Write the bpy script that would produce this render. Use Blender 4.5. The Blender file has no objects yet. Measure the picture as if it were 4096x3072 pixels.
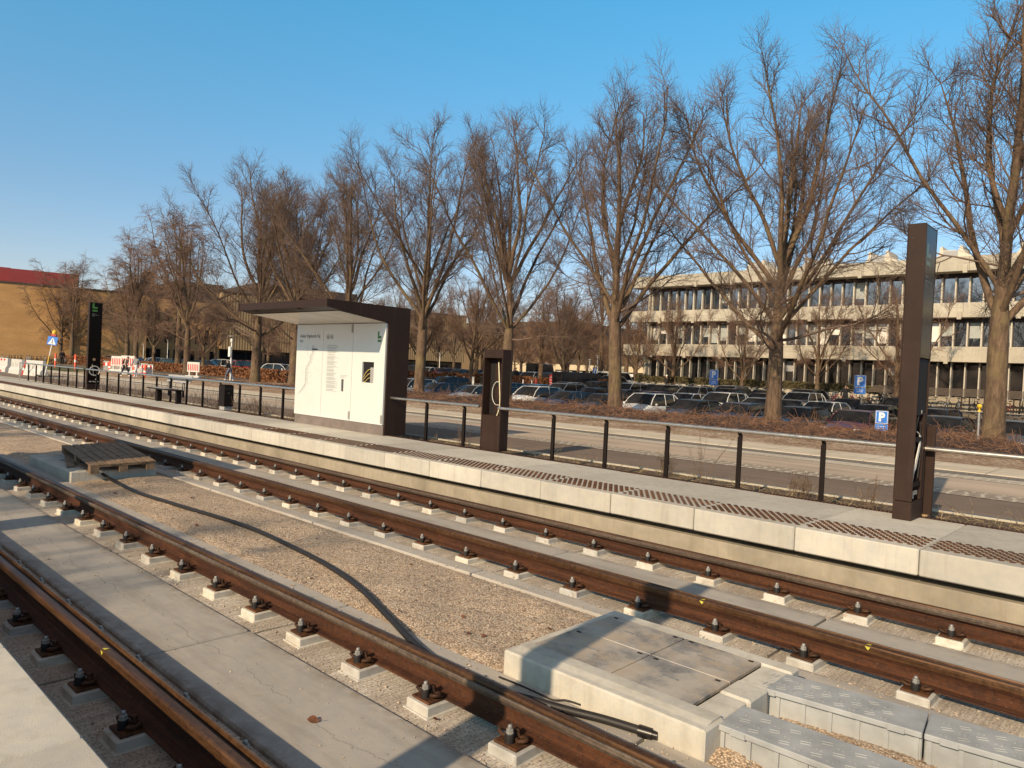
import bpy, math, random
import numpy as np
from mathutils import Vector, Matrix
rnd = random.Random(11)
nrg = np.random.default_rng(5)
PI = math.pi
scene = bpy.context.scene
COL = scene.collection

# ------------------------------------------------------------------ camera
CAM_Z = 2.105
f_px, pitch, roll, yaw = 2900.0, math.radians(0.856), math.radians(2.748), math.radians(43.005)
cam_d = bpy.data.cameras.new('camera'); cam = bpy.data.objects.new('camera', cam_d); COL.objects.link(cam)
cam_d.sensor_width = 36; cam_d.lens = f_px / 4096 * 36; cam_d.clip_end = 3000; cam_d.clip_start = 0.05
Fv = Vector((-math.sin(yaw)*math.cos(pitch), math.cos(yaw)*math.cos(pitch), -math.sin(pitch)))
Rv = Vector((math.cos(yaw), math.sin(yaw), 0)); Uv = Rv.cross(Fv)
Rc = Rv*math.cos(roll) + Uv*math.sin(roll); Uc = -Rv*math.sin(roll) + Uv*math.cos(roll)
M = Matrix((Rc, Uc, -Fv)).transposed().to_4x4(); M.translation = Vector((0, 0, CAM_Z))
cam.matrix_world = M
scene.camera = cam

# ------------------------------------------------------------------ light
SUN_D = Vector((-0.166, 1.0, -0.564)).normalized()
EL = math.asin(-SUN_D.z)
sun_d = bpy.data.lights.new('sun', 'SUN'); sun = bpy.data.objects.new('sun', sun_d); COL.objects.link(sun)
sun.rotation_euler = SUN_D.to_track_quat('-Z', 'Y').to_euler()
sun_d.energy = 5.0; sun_d.angle = math.radians(0.53); sun_d.color = (1.0, 0.785, 0.53)
world = bpy.data.worlds.new('World'); scene.world = world; world.use_nodes = True
nt = world.node_tree; nt.nodes.clear()
sky = nt.nodes.new('ShaderNodeTexSky'); sky.sky_type = 'NISHITA'; sky.sun_disc = False
sky.sun_elevation = EL; sky.sun_rotation = math.atan2(-SUN_D.x, -SUN_D.y)
sky.air_density = 1.0; sky.dust_density = 0.6; sky.ozone_density = 2.2
hs = nt.nodes.new('ShaderNodeHueSaturation'); hs.inputs['Saturation'].default_value = 1.0
bg = nt.nodes.new('ShaderNodeBackground'); bg.inputs['Strength'].default_value = 0.15
wo = nt.nodes.new('ShaderNodeOutputWorld')
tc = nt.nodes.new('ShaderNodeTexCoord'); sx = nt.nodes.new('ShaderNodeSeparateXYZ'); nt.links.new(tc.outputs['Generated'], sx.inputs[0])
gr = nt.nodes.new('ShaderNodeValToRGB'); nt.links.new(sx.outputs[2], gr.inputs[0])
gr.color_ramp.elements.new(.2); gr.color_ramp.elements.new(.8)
for e_, (p_, c_) in zip(gr.color_ramp.elements, ((0.0, (.62, .475, .485)), (.2, (.48, .56, .575)), (.48, (.32, .84, .86)), (.66, (.95, .52, .30)))): e_.position = p_; e_.color = (*c_, 1)  # last stop greys the unseen sky overhead, cutting the teal fill light
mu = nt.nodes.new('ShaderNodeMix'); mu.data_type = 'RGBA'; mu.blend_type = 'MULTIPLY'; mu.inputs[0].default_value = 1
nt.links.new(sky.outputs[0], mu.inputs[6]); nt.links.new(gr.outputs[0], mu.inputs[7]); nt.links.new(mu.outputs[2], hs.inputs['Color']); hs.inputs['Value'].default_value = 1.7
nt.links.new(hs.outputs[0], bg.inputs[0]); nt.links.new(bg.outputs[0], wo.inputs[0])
scene.view_settings.view_transform = 'Standard'; scene.view_settings.look = 'None'
scene.view_settings.exposure = 0; scene.view_settings.gamma = 1
scene.cycles.max_bounces = 6; scene.cycles.diffuse_bounces = 3; scene.cycles.glossy_bounces = 3
scene.cycles.transparent_max_bounces = 6
scene.cycles.use_denoising = True

# ------------------------------------------------------------------ materials
class NT:
    def __init__(s, name):
        s.m = bpy.data.materials.new(name); s.m.use_nodes = True
        s.t = s.m.node_tree; s.b = s.t.nodes['Principled BSDF']; s.out = s.t.nodes['Material Output']
        g = s.t.nodes.new('ShaderNodeNewGeometry'); s.pos = g.outputs['Position']; s.nrm = g.outputs['Normal']
    def n(s, typ, **kw):
        x = s.t.nodes.new(typ)
        for k, v in kw.items(): setattr(x, k, v)
        return x
    def l(s, a, b): s.t.links.new(a, b)
    def setin(s, node, key, v):
        if isinstance(v, bpy.types.NodeSocket): s.l(v, node.inputs[key])
        else: node.inputs[key].default_value = v
    def noise(s, scale, detail=4, rough=.55, vec=None, scl=None):
        x = s.n('ShaderNodeTexNoise'); x.inputs['Scale'].default_value = scale; x.inputs['Detail'].default_value = detail; x.inputs['Roughness'].default_value = rough
        v = vec if vec is not None else s.pos
        if scl is not None: v = s.vmul(v, scl)
        s.l(v, x.inputs['Vector']); return x.outputs['Fac']
    def vor(s, scale, feature='F1', out='Distance', vec=None, scl=None):
        x = s.n('ShaderNodeTexVoronoi', feature=feature); x.inputs['Scale'].default_value = scale
        v = vec if vec is not None else s.pos
        if scl is not None: v = s.vmul(v, scl)
        s.l(v, x.inputs['Vector']); return x.outputs[out]
    def vmul(s, v, k):
        x = s.n('ShaderNodeVectorMath', operation='MULTIPLY'); s.l(v, x.inputs[0]); x.inputs[1].default_value = k; return x.outputs[0]
    def sep(s, v):
        x = s.n('ShaderNodeSeparateXYZ'); s.l(v, x.inputs[0]); return x.outputs
    def ramp(s, fac, stops, interp='LINEAR'):
        x = s.n('ShaderNodeValToRGB'); x.color_ramp.interpolation = interp
        els = x.color_ramp.elements
        while len(els) < len(stops): els.new(0.5)
        for e, (p, c) in zip(els, stops):
            e.position = p; e.color = (*c, 1) if isinstance(c, (tuple, list)) else (c, c, c, 1)
        s.l(fac, x.inputs[0]); return x.outputs[0]
    def mix(s, fac, a, b, mode='MIX'):
        x = s.n('ShaderNodeMix', data_type='RGBA', blend_type=mode)
        s.setin(x, 0, fac)
        for k, v in ((6, a), (7, b)):
            if isinstance(v, bpy.types.NodeSocket): s.l(v, x.inputs[k])
            else: x.inputs[k].default_value = (*v, 1)
        return x.outputs[2]
    def math(s, op, a, b=0.0, c=0.0):
        x = s.n('ShaderNodeMath', operation=op)
        s.setin(x, 0, a); s.setin(x, 1, b); s.setin(x, 2, c); return x.outputs[0]
    def rand(s):
        return s.n('ShaderNodeObjectInfo').outputs['Random']
    def bump(s, h, strength=.4, dist=.01):
        x = s.n('ShaderNodeBump'); x.inputs['Strength'].default_value = strength; x.inputs['Distance'].default_value = dist
        s.l(h, x.inputs['Height']); s.l(x.outputs[0], s.b.inputs['Normal'])
    def col(s, c):
        if isinstance(c, bpy.types.NodeSocket): s.l(c, s.b.inputs['Base Color'])
        else: s.b.inputs['Base Color'].default_value = (*c, 1)
    def rough(s, r): s.setin(s.b, 'Roughness', r)
    def p(s, **kw):
        for k, v in kw.items(): s.b.inputs[k.replace('_', ' ')].default_value = v

MATS = {}
def simple(name, c, rough=.6, metal=0.0, var=.18, scale=6.0, bump=0.0, spec=.5, coat=0.0):
    t = NT(name)
    c2 = tuple(max(0, x*(1-var)) for x in c); c3 = tuple(min(1, x*(1+var)) for x in c)
    n = t.noise(scale, 5)
    t.col(t.ramp(n, [(.3, c2), (.7, c3)]))
    t.rough(t.math('MULTIPLY_ADD', n, .2, rough-.1)); t.p(Metallic=metal, Specular_IOR_Level=spec)
    if coat: t.p(Coat_Weight=coat, Coat_Roughness=.06)
    if bump: t.bump(t.noise(scale*8, 4), bump, .004)
    MATS[name] = t.m
    return t.m

def concrete(name, base, stain=.25, scale=1.0, rough=.85, rand=.12, streak=False, warm=(1.0, .93, .80)):
    t = NT(name)
    n1 = t.noise(1.3*scale, 6, .6); n2 = t.noise(11*scale, 5, .6); n3 = t.noise(140, 2, .5)
    a = tuple(x*(1-stain) for x in base); b = tuple(min(1, x*(1+stain*.35)) for x in base)
    c = t.ramp(n1, [(.32, a), (.6, b)])
    c = t.mix(.45, c, t.ramp(n2, [(.3, tuple(x*.8 for x in base)), (.62, tuple(x*1.05*w for x, w in zip(base, warm)))]))
    if streak:
        st = t.noise(1.0, 4, .6, scl=(9, 9, .7))
        c = t.mix(t.ramp(st, [(.5, 0.0), (.75, .5)]), c, tuple(x*.62*w for x, w in zip(base, warm)))
    c = t.mix(t.ramp(n3, [(.3, .25), (.45, 0.0)]), c, tuple(x*.6 for x in base))
    pits = t.vor(38*scale); c = t.mix(t.ramp(pits, [(.03, .6), (.09, 0.0)]), c, tuple(x*.45 for x in base))
    r = t.rand(); k = t.math('MULTIPLY_ADD', r, rand, 1-rand/2)
    c = t.mix(1.0, c, t.n('ShaderNodeCombineColor').outputs[0], 'MULTIPLY') if False else c
    hsv = t.n('ShaderNodeHueSaturation'); t.l(c, hsv.inputs['Color']); t.l(k, hsv.inputs['Value'])
    t.col(hsv.outputs[0]); t.rough(rough); t.p(Specular_IOR_Level=.3)
    t.bump(t.math('ADD', n3, t.math('MULTIPLY', n2, .8)), .25, .004)
    MATS[name] = t.m; return t

concrete('platform_concrete', (.53, .505, .455), .2, streak=True, rand=.26)
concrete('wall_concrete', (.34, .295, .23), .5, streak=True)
concrete('pit_concrete', (.56, .53, .47), .32, 2.2, streak=True)
concrete('pave_concrete', (.50, .46, .38), .18)

def crack_slab():
    t = concrete('slab_concrete', (.43, .40, .365), .16, rand=.14)
    # a wandering hairline crack along each slab
    px, py, pz = t.sep(t.pos)
    w = t.noise(1.6, 5, .6, scl=(1, .05, 0))
    for y0 in (2.36, 6.45):
        off = t.math('ADD', py, t.math('MULTIPLY_ADD', w, -.5, .25 - y0))
        d = t.math('ABSOLUTE', off)
        brk = t.ramp(t.noise(.9, 2, .5, scl=(1, .1, 0)), [(.42, 0.0), (.5, 1.0)])
        line = t.math('MULTIPLY', t.ramp(d, [(.001, .55), (.005, 0.0)]), brk)
        base = t.b.inputs['Base Color'].links[0].from_socket
        t.col(t.mix(line, base, (.13, .115, .095)))
crack_slab()
def soil_slab():
    t_ = NT.__new__(NT); t_.m = MATS['slab_concrete']; t_.t = t_.m.node_tree; t_.b = t_.t.nodes['Principled BSDF']
    g = t_.n('ShaderNodeNewGeometry'); t_.pos = g.outputs['Position']; base = t_.b.inputs['Base Color'].links[0].from_socket
    c = t_.mix(t_.ramp(t_.noise(1.0, 6, .7, scl=(.5, 3, 1)), [(.50, 0.0), (.72, .55)]), base, (.21, .18, .145))
    c = t_.mix(t_.ramp(t_.noise(1.0, 6, .7, scl=(.9, 2.2, 1)), [(.60, 0.0), (.70, .4)]), c, (.50, .47, .42))
    c = t_.mix(t_.ramp(t_.noise(17, 5, .75), [(.64, 0.0), (.70, .6)]), c, (.16, .115, .08))
    px, py, pz = t_.sep(t_.pos)
    for y0, w in ((1.975, .16), (2.75, .12), (3.44, .05), (5.38, .05), (6.06, .1), (6.82, .12)):
        e = t_.math('MULTIPLY', t_.ramp(t_.math('ABSOLUTE', t_.math('SUBTRACT', py, y0)), [(0.0, 1.0), (w, 0.0)]), t_.ramp(t_.noise(6, 5, .75), [(.40, 0.0), (.6, .75)]))
        c = t_.mix(e, c, (.19, .145, .105))
    t_.l(c, t_.b.inputs['Base Color'])
soil_slab()

def rough_concrete():
    t = NT('brushed_concrete')
    broom = t.noise(1.0, 3, .6, scl=(55, 3.0, 3)); broom2 = t.noise(1.0, 2, .5, scl=(120, 9, 9))
    n1 = t.noise(2.2, 6, .65); sp = t.noise(60, 4, .75); n4 = t.noise(.9, 4, .6)
    c = t.ramp(n1, [(.3, (.36, .30, .235)), (.5, (.58, .50, .41)), (.68, (.78, .71, .61))])
    c = t.mix(t.ramp(sp, [(.38, .9), (.50, 0.0)]), c, (.12, .09, .066))
    c = t.mix(t.ramp(broom, [(.4, .5), (.58, 0.0)]), c, (.24, .20, .16))
    c = t.mix(t.ramp(t.noise(24, 5, .7), [(.58, 0.0), (.68, .55)]), c, (.58, .55, .49))
    c = t.mix(t.ramp(n4, [(.56, 0.0), (.75, .35)]), c, (.30, .16, .075))
    t.col(c); t.rough(.92)
    t.bump(t.math('ADD', t.math('MULTIPLY', broom, .7), t.math('ADD', t.math('MULTIPLY', sp, .9), broom2)), .45, .01)
    MATS['brushed_concrete'] = t.m
rough_concrete()

def gravel():
    t = NT('gravel')
    v = t.n('ShaderNodeTexVoronoi'); v.inputs['Scale'].default_value = 75; t.l(t.pos, v.inputs['Vector'])
    v2 = t.n('ShaderNodeTexVoronoi'); v2.inputs['Scale'].default_value = 34; t.l(t.pos, v2.inputs['Vector'])
    cs = t.sep(v.outputs['Color'])
    c = t.ramp(cs[0], [(.0, (.30, .20, .125)), (.35, (.55, .395, .265)), (.7, (.73, .55, .385)), (.93, (.85, .68, .50)), (1.0, (.94, .84, .70))])
    big = t.sep(v2.outputs['Color'])
    c = t.mix(t.ramp(big[1], [(.93, 0.0), (.95, .8)]), c, (.62, .54, .45))
    c = t.mix(t.ramp(big[2], [(.93, 0.0), (.95, .75)]), c, (.14, .10, .075))
    n = t.noise(1.1, 6, .65)
    c = t.mix(t.ramp(n, [(.38, .45), (.62, 0.0)]), c, (.40, .30, .215))
    c = t.mix(t.ramp(t.noise(5, 5, .7), [(.56, 0.0), (.72, .4)]), c, (.76, .62, .47))
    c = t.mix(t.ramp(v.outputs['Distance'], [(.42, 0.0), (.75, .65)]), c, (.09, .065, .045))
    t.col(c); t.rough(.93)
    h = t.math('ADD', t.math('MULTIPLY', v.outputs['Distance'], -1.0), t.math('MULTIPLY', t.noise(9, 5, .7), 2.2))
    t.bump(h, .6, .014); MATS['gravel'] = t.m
gravel()

def rust(name, a, b, c3, rough=.7, metal=.35, speck=0.0):
    t = NT(name)
    n1 = t.noise(2.0, 6, .65, scl=(.6, 3, 3)); n2 = t.noise(28, 6, .7); n3 = t.noise(1.0, 4, .6, scl=(1.5, 40, 40))
    c = t.ramp(n1, [(.3, a), (.5, b), (.72, c3)])
    c = t.mix(t.ramp(n2, [(.4, .6), (.58, 0.0)]), c, tuple(x*.5 for x in a))
    c = t.mix(t.ramp(n3, [(.5, 0.0), (.7, .5)]), c, tuple(x*1.35 for x in c3))
    if speck: c = t.mix(t.ramp(t.noise(95, 3, .8), [(.63, 0.0), (.7, speck)]), c, (.46, .35, .25))
    t.col(c); t.rough(t.math('MULTIPLY_ADD', n2, .35, rough-.18)); t.p(Metallic=metal, Specular_IOR_Level=.4)
    t.bump(n2, .35, .003); MATS[name] = t.m
rust('rail_head', (.060, .026, .010), (.095, .043, .017), (.155, .080, .038), .5, .35)
rust('rail_lip', (.08, .055, .04), (.13, .092, .068), (.19, .145, .11), .6, .2)
rust('rail_web', (.036, .012, .005), (.066, .021, .007), (.11, .038, .012), .85, .0, .4)
rust('rust_plate', (.04, .017, .008), (.10, .038, .013), (.20, .08, .027), .75, .1)
rust('rust_dark', (.035, .018, .012), (.075, .034, .018), (.13, .06, .026), .7, .3)
rust('corten_strip', (.05, .022, .014), (.10, .042, .022), (.16, .075, .04), .8, .2)

def grout():
    t = NT('white_grout'); n = t.noise(7, 5, .6)
    c = t.ramp(n, [(.3, (.48, .44, .37)), (.55, (.66, .62, .54))])
    c = t.mix(t.ramp(t.noise(9, 5, .7), [(.55, 0.0), (.7, .75)]), c, (.40, .21, .095))
    c = t.mix(t.ramp(t.vor(60), [(.06, .7), (.12, 0.0)]), c, (.1, .06, .04))
    hv = t.n('ShaderNodeHueSaturation'); t.l(c, hv.inputs['Color']); t.l(t.math('MULTIPLY_ADD', t.rand(), .4, .72), hv.inputs['Value']); t.l(t.math('MULTIPLY_ADD', t.rand(), .8, .6), hv.inputs['Saturation']); c = hv.outputs[0]
    t.col(c); t.rough(.85); t.bump(n, .3, .004); MATS['white_grout'] = t.m
grout()

def brown_metal(name, c, rough=.42):
    t = NT(name); n = t.noise(3, 5, .6); sp = t.noise(70, 2)
    k = t.ramp(n, [(.3, tuple(x*.85 for x in c)), (.7, tuple(x*1.15 for x in c))])
    k = t.mix(t.ramp(sp, [(.72, 0.0), (.76, .5)]), k, (.28, .22, .17))
    k = t.mix(t.ramp(t.noise(1.0, 4, .6, scl=(14, 14, .5)), [(.55, 0.0), (.8, .3)]), k, tuple(x*1.9+.01 for x in c))
    t.col(k); t.rough(t.math('MULTIPLY_ADD', n, .2, rough-.1)); t.p(Specular_IOR_Level=.16); t.bump(t.noise(5, 3), .05, .01)
    MATS[name] = t.m
brown_metal('brown_metal', (.036, .0205, .0155), .5)
brown_metal('post_metal', (.011, .007, .006), .6)
simple('black_glass', (.005, .004, .004), .16, var=.1, spec=.09)
simple('black_void', (.006, .004, .004), .8)
simple('black_rubber', (.018, .015, .014), .55, bump=.15, scale=20)
simple('black_plastic', (.014, .012, .012), .32)
simple('galvanised', (.33, .315, .29), .48, .35, var=.2, scale=22)
simple('rail_steel', (.62, .57, .50), .30, .9, var=.1, scale=14)
simple('silver_panel', (.36, .345, .33), .6, .1, var=.08)
simple('white_panel', (.665, .675, .645), .14, var=.025, scale=1.5, coat=.3)
simple('soffit', (.80, .74, .66), .22, var=.06, scale=1.4)
simple('shelter_plinth', (.235, .19, .165), .45, .3, var=.18, scale=4)
simple('logo_green', (.06, .20, .035), .45, var=.05)
simple('logo_green_dim', (.028, .085, .018), .25, var=.05)
simple('ink', (.02, .02, .022), .5); simple('ink_pale', (.30, .31, .30), .5, var=.1)
simple('white_ink', (.30, .28, .26), .5)
simple('white_cable', (.66, .62, .56), .45); simple('yellow_cable', (.70, .50, .16), .45); simple('cream_cable', (.72, .64, .42), .45)
simple('orange_cable', (.65, .30, .03), .45)
simple('yellow_paint', (.62, .56, .07), .6); simple('yellow_plastic', (.75, .46, .03), .4)
simple('sign_blue', (.015, .17, .62), .35, var=.06); simple('white_paint', (.78, .76, .72), .45, var=.06)
simple('red_paint', (.50, .035, .03), .45, var=.1); simple('orange_plastic', (.78, .10, .04), .42, var=.08)
simple('barrier_white', (.60, .57, .52), .5, var=.08, scale=3)
simple('trough_grey', (.36, .365, .36), .62, var=.2, scale=5, bump=.12)
simple('timber_old', (.21, .135, .08), .85, var=.4, scale=9, bump=.4); simple('timber_light', (.36, .23, .12), .8, var=.3, scale=9)
simple('dry_leaf', (.16, .062, .028), .7, var=.4, scale=30)
simple('beech_leaf', (.22, .088, .033), .7, var=.45, scale=9)
simple('moss_hedge', (.10, .082, .036), .85, var=.45, scale=6)
simple('bramble', (.205, .105, .060), .8, var=.5, scale=4); simple('bramble_floor', (.05, .024, .014), .95, var=.5, scale=3, bump=.8)
simple('dry_grass', (.33, .245, .13), .8, var=.4, scale=5); simple('weed_stem', (.16, .10, .06), .8, var=.4, scale=8)
simple('green_grass', (.085, .085, .025), .9, var=.4, scale=2, bump=.6)
simple('tyre', (.018, .017, .017), .8); simple('alloy', (.38, .38, .38), .35, .8); simple('chrome', (.6, .6, .6), .2, .9)
simple('car_glass', (.016, .016, .017), .06, var=.5, scale=2.2, spec=.35)
simple('head_lamp', (.55, .56, .56), .12, spec=.8); simple('tail_lamp', (.28, .012, .012), .2)
simple('skin', (.48, .27, .18), .55, var=.08); simple('hair_dark', (.022, .014, .010), .6); simple('hair_brown', (.13, .07, .035), .6)
CLOTH = dict(black=(.016, .015, .017), grey=(.22, .22, .225), beige=(.42, .33, .26), pale=(.58, .58, .58), jeans=(.10, .13, .20), white=(.75, .74, .72), dark_blue=(.03, .04, .07))
for k, v in CLOTH.items(): simple('cloth_'+k, v, .85, var=.15, scale=18)
PAINT = dict(black=(.012, .012, .014), grey=(.085, .088, .092), navy=(.016, .024, .058), white=(.72, .71, .68), silver=(.38, .39, .40), red=(.26, .018, .018), maroon=(.085, .02, .026), blue=(.03, .20, .42))
for k, v in PAINT.items(): simple('paint_'+k, v, .32, .25 if k in ('silver', 'grey') else 0, var=.06, scale=2, coat=.3, spec=.35)

def asphalt(name, c, warm=1.0):
    t = NT(name); n = t.noise(.6, 6, .6); n2 = t.noise(130, 2); st = t.noise(1.0, 5, .6, scl=(.12, 2.6, 1))
    k = t.ramp(n, [(.3, tuple(x*.8 for x in c)), (.7, tuple(x*1.2 for x in c))])
    k = t.mix(t.ramp(st, [(.42, 0.0), (.68, .6)]), k, tuple(min(1, x*1.55) for x in c))
    k = t.mix(t.ramp(n2, [(.35, .5), (.6, 0.0)]), k, tuple(x*.6 for x in c))
    t.col(k); t.rough(.88); t.bump(n2, .3, .006); MATS[name] = t.m
asphalt('asphalt', (.18, .13, .095)); asphalt('asphalt_light', (.44, .345, .26)); asphalt('lot_asphalt', (.10, .085, .07))

def cobbles(name, stone, joint, sx, sy, width=.10, cover=.0):
    t = NT(name)
    sc = t.vmul(t.pos, (sx, sy, 1)); 
    wob = t.n('ShaderNodeVectorMath', operation='ADD'); t.l(sc, wob.inputs[0])
    nz = t.n('ShaderNodeTexNoise'); nz.inputs['Scale'].default_value = 2.2; t.l(t.pos, nz.inputs['Vector'])
    t.l(t.vmul(nz.outputs['Color'], (.5, .5, 0)), wob.inputs[1])
    v = t.n('ShaderNodeTexVoronoi', feature='DISTANCE_TO_EDGE', voronoi_dimensions='2D'); v.inputs['Scale'].default_value = 1; v.inputs['Randomness'].default_value = .55
    t.l(wob.outputs[0], v.inputs['Vector'])
    f = t.ramp(v.outputs['Distance'], [(width*.5, 1.0), (width, 0.0)])
    n = t.noise(3, 5, .6); n2 = t.noise(1.0, 5, .65, scl=(.8, 2.5, 1))
    c = t.ramp(n, [(.3, tuple(x*.75 for x in stone)), (.7, tuple(x*1.2 for x in stone))])
    c = t.mix(f, c, joint)
    if cover: c = t.mix(t.ramp(n2, [(.5-cover*.25, 0.0), (.5+.08, .95)]), c, joint)
    t.col(c); t.rough(.9); t.bump(t.math('MINIMUM', v.outputs['Distance'], .2), .6, .03); MATS[name] = t.m
cobbles('cobble_light', (.22, .175, .13), (.52, .45, .36), 4.2, 5.5, .16)
cobbles('cobble_dirty', (.23, .19, .15), (.56, .49, .39), 5, 6, .14, .9)
cobbles('cobble_grey', (.21, .185, .155), (.12, .10, .08), 7, 9, .12)

def pavers():
    t = NT('pavement'); px, py, pz = t.sep(t.pos); n = t.noise(1.4, 6, .6)
    c = t.ramp(n, [(.3, (.50, .42, .315)), (.7, (.66, .57, .44))])
    for (ax, sp, w) in ((px, 1.25, .012), (py, 1.1, .02)):
        fr = t.math('ABSOLUTE', t.math('SUBTRACT', t.math('FRACT', t.math('DIVIDE', ax, sp)), .5))
        c = t.mix(t.ramp(fr, [(w/sp, .75), (w/sp+.004, 0.0)]), c, (.20, .165, .12))
    t.col(c); t.rough(.88); MATS['pavement'] = t.m
pavers()

def mulch():
    t = NT('mulch'); n = t.noise(.7, 6, .65); n2 = t.noise(9, 6, .75); n3 = t.noise(32, 4, .7)
    c = t.ramp(n, [(.34, (.28, .165, .095)), (.5, (.52, .38, .25)), (.66, (.70, .565, .41))])
    c = t.mix(t.ramp(n2, [(.44, .8), (.56, 0.0)]), c, (.17, .082, .042))
    c = t.mix(t.ramp(n3, [(.6, 0.0), (.7, .6)]), c, (.50, .41, .31))
    t.col(c); t.rough(.95); t.bump(t.math('ADD', n2, n3), .9, .05); MATS['mulch'] = t.m
mulch()
def soil():
    t = NT('verge_soil'); n = t.noise(1.5, 6, .7); n2 = t.noise(22, 5, .75)
    c = t.ramp(n, [(.3, (.085, .052, .032)), (.55, (.17, .115, .068)), (.75, (.25, .19, .105))])
    c = t.mix(t.ramp(n2, [(.42, .7), (.56, 0.0)]), c, (.055, .034, .022))
    t.col(c); t.rough(.95); t.bump(n2, .9, .04); MATS['verge_soil'] = t.m
soil()
simple('far_ground', (.15, .115, .08), .95, var=.3, scale=.3)

def bark():
    t = NT('bark'); n = t.noise(1.0, 6, .65, scl=(10, 10, 2.2)); n2 = t.noise(1.2, 4, .6); n3 = t.noise(14, 4, .7)
    c = t.ramp(n, [(.3, (.050, .029, .017)), (.52, (.125, .077, .046)), (.72, (.215, .14, .085))])
    c = t.mix(t.ramp(n2, [(.5, 0.0), (.7, .45)]), c, (.20, .155, .06))
    c = t.mix(t.ramp(n3, [(.62, 0.0), (.7, .5)]), c, (.34, .28, .20))
    t.col(c); t.rough(.9); t.bump(n, .8, .03); MATS['bark'] = t.m
bark()
t_ = NT('far_twig'); t_.col(t_.ramp(t_.noise(.8, 4), [(.3, (.12, .068, .045)), (.7, (.27, .16, .105))])); t_.rough(.8); MATS['far_twig'] = t_.m
simple('slat_wood', (.10, .075, .058), .8, var=.3, scale=8)
t_ = NT('twig'); t_.col(t_.ramp(t_.noise(.8, 4), [(.3, (.080, .050, .037)), (.7, (.20, .13, .092))])); t_.rough(.75); MATS['twig'] = t_.m

def brick():
    t = NT('yellow_brick'); b = t.n('ShaderNodeTexBrick'); sp = t.sep(t.pos); cb = t.n('ShaderNodeCombineXYZ')
    t.l(sp[1], cb.inputs[0]); t.l(sp[2], cb.inputs[1]); t.l(cb.outputs[0], b.inputs['Vector'])
    b.inputs['Scale'].default_value = 4.2; b.inputs['Mortar Size'].default_value = .014; b.inputs['Color1'].default_value = (.62, .35, .14, 1); b.inputs['Color2'].default_value = (.50, .27, .10, 1); b.inputs['Mortar'].default_value = (.36, .24, .13, 1)
    c = t.mix(t.ramp(t.noise(.25, 5, .7, scl=(1, 1, 3)), [(.4, .5), (.65, 0.0)]), b.outputs['Color'], (.33, .18, .07))
    t.col(c); t.rough(.9); MATS['yellow_brick'] = t.m
    t = NT('ribbed_cladding'); sp = t.sep(t.pos); w = t.math('FRACT', t.math('MULTIPLY', sp[1], 2.2))
    c = t.ramp(w, [(.0, (.16, .10, .05)), (.35, (.40, .27, .135)), (.65, (.44, .30, .15)), (.8, (.10, .065, .033))])
    t.col(c); t.rough(.8); MATS['ribbed_cladding'] = t.m
    t = NT('red_cladding'); sp = t.sep(t.pos); w = t.math('FRACT', t.math('MULTIPLY', sp[2], 4.0))
    t.col(t.ramp(w, [(.0, (.10, .014, .014)), (.2, (.30, .04, .038)), (.9, (.27, .034, .032))])); t.rough(.55); MATS['red_cladding'] = t.m
brick()
simple('dark_cladding', (.060, .044, .034), .75, var=.25, scale=.4)
simple('cream_render', (.62, .50, .33), .85, var=.12, scale=.5)
concrete('facade_concrete', (.50, .455, .375), .2, .5, streak=True)
concrete('roof_concrete', (.62, .56, .47), .15, .5)
simple('window_glass', (.012, .012, .013), .05, var=.3, scale=.3, spec=.3)
t_ = NT('facade_glass'); t_.col((.02, .026, .034)); t_.rough(.03); t_.p(Metallic=0, Specular_IOR_Level=1.0, IOR=2.1); MATS['facade_glass'] = t_.m
simple('blind', (.36, .37, .34), .6, var=.1); simple('dark_frame', (.022, .014, .012), .6)

def grating():
    t = NT('perforated_steel'); sc = t.vmul(t.pos, (92, 92, 0)); fr = t.n('ShaderNodeVectorMath', operation='FRACTION'); t.l(sc, fr.inputs[0])
    su = t.n('ShaderNodeVectorMath', operation='SUBTRACT'); t.l(fr.outputs[0], su.inputs[0]); su.inputs[1].default_value = (.5, .5, 0)
    ln = t.n('ShaderNodeVectorMath', operation='LENGTH'); t.l(su.outputs[0], ln.inputs[0])
    n = t.noise(2.4, 5, .65)
    hole = t.ramp(ln.outputs['Value'], [(.30, 1.0), (.36, 0.0)])
    metal = t.ramp(n, [(.35, (.22, .21, .20)), (.5, (.46, .43, .39)), (.7, (.60, .54, .46))])
    fill = t.ramp(n, [(.38, (.02, .018, .02)), (.48, (.10, .08, .06)), (.58, (.48, .37, .26))])
    c = t.mix(hole, metal, fill)
    dirt = t.ramp(t.noise(3.2, 7, .78), [(.47, 0.0), (.60, .8)])
    c = t.mix(dirt, c, (.50, .39, .275))
    t.col(c); t.rough(.6); t.p(Metallic=.15); t.bump(t.math('MULTIPLY', hole, -1), .6, .006); MATS['perforated_steel'] = t.m
grating()
# ------------------------------------------------------------------ geometry helpers
def tagp(o, label=None, cat=None, group=None, kind=None):
    if label: o['label'] = label
    if cat: o['category'] = cat
    if group: o['group'] = group
    if kind: o['kind'] = kind
    return o

def thing(name, label, cat, loc=(0, 0, 0), rz=0.0, group=None):
    o = bpy.data.objects.new(name, None); COL.objects.link(o); o.empty_display_size = .2
    o.location = loc; o.rotation_euler = (0, 0, rz)
    return tagp(o, label, cat, group)

def link(name, me, parent=None):
    o = bpy.data.objects.new(name, me); COL.objects.link(o)
    if parent: o.parent = parent
    return o

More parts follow.
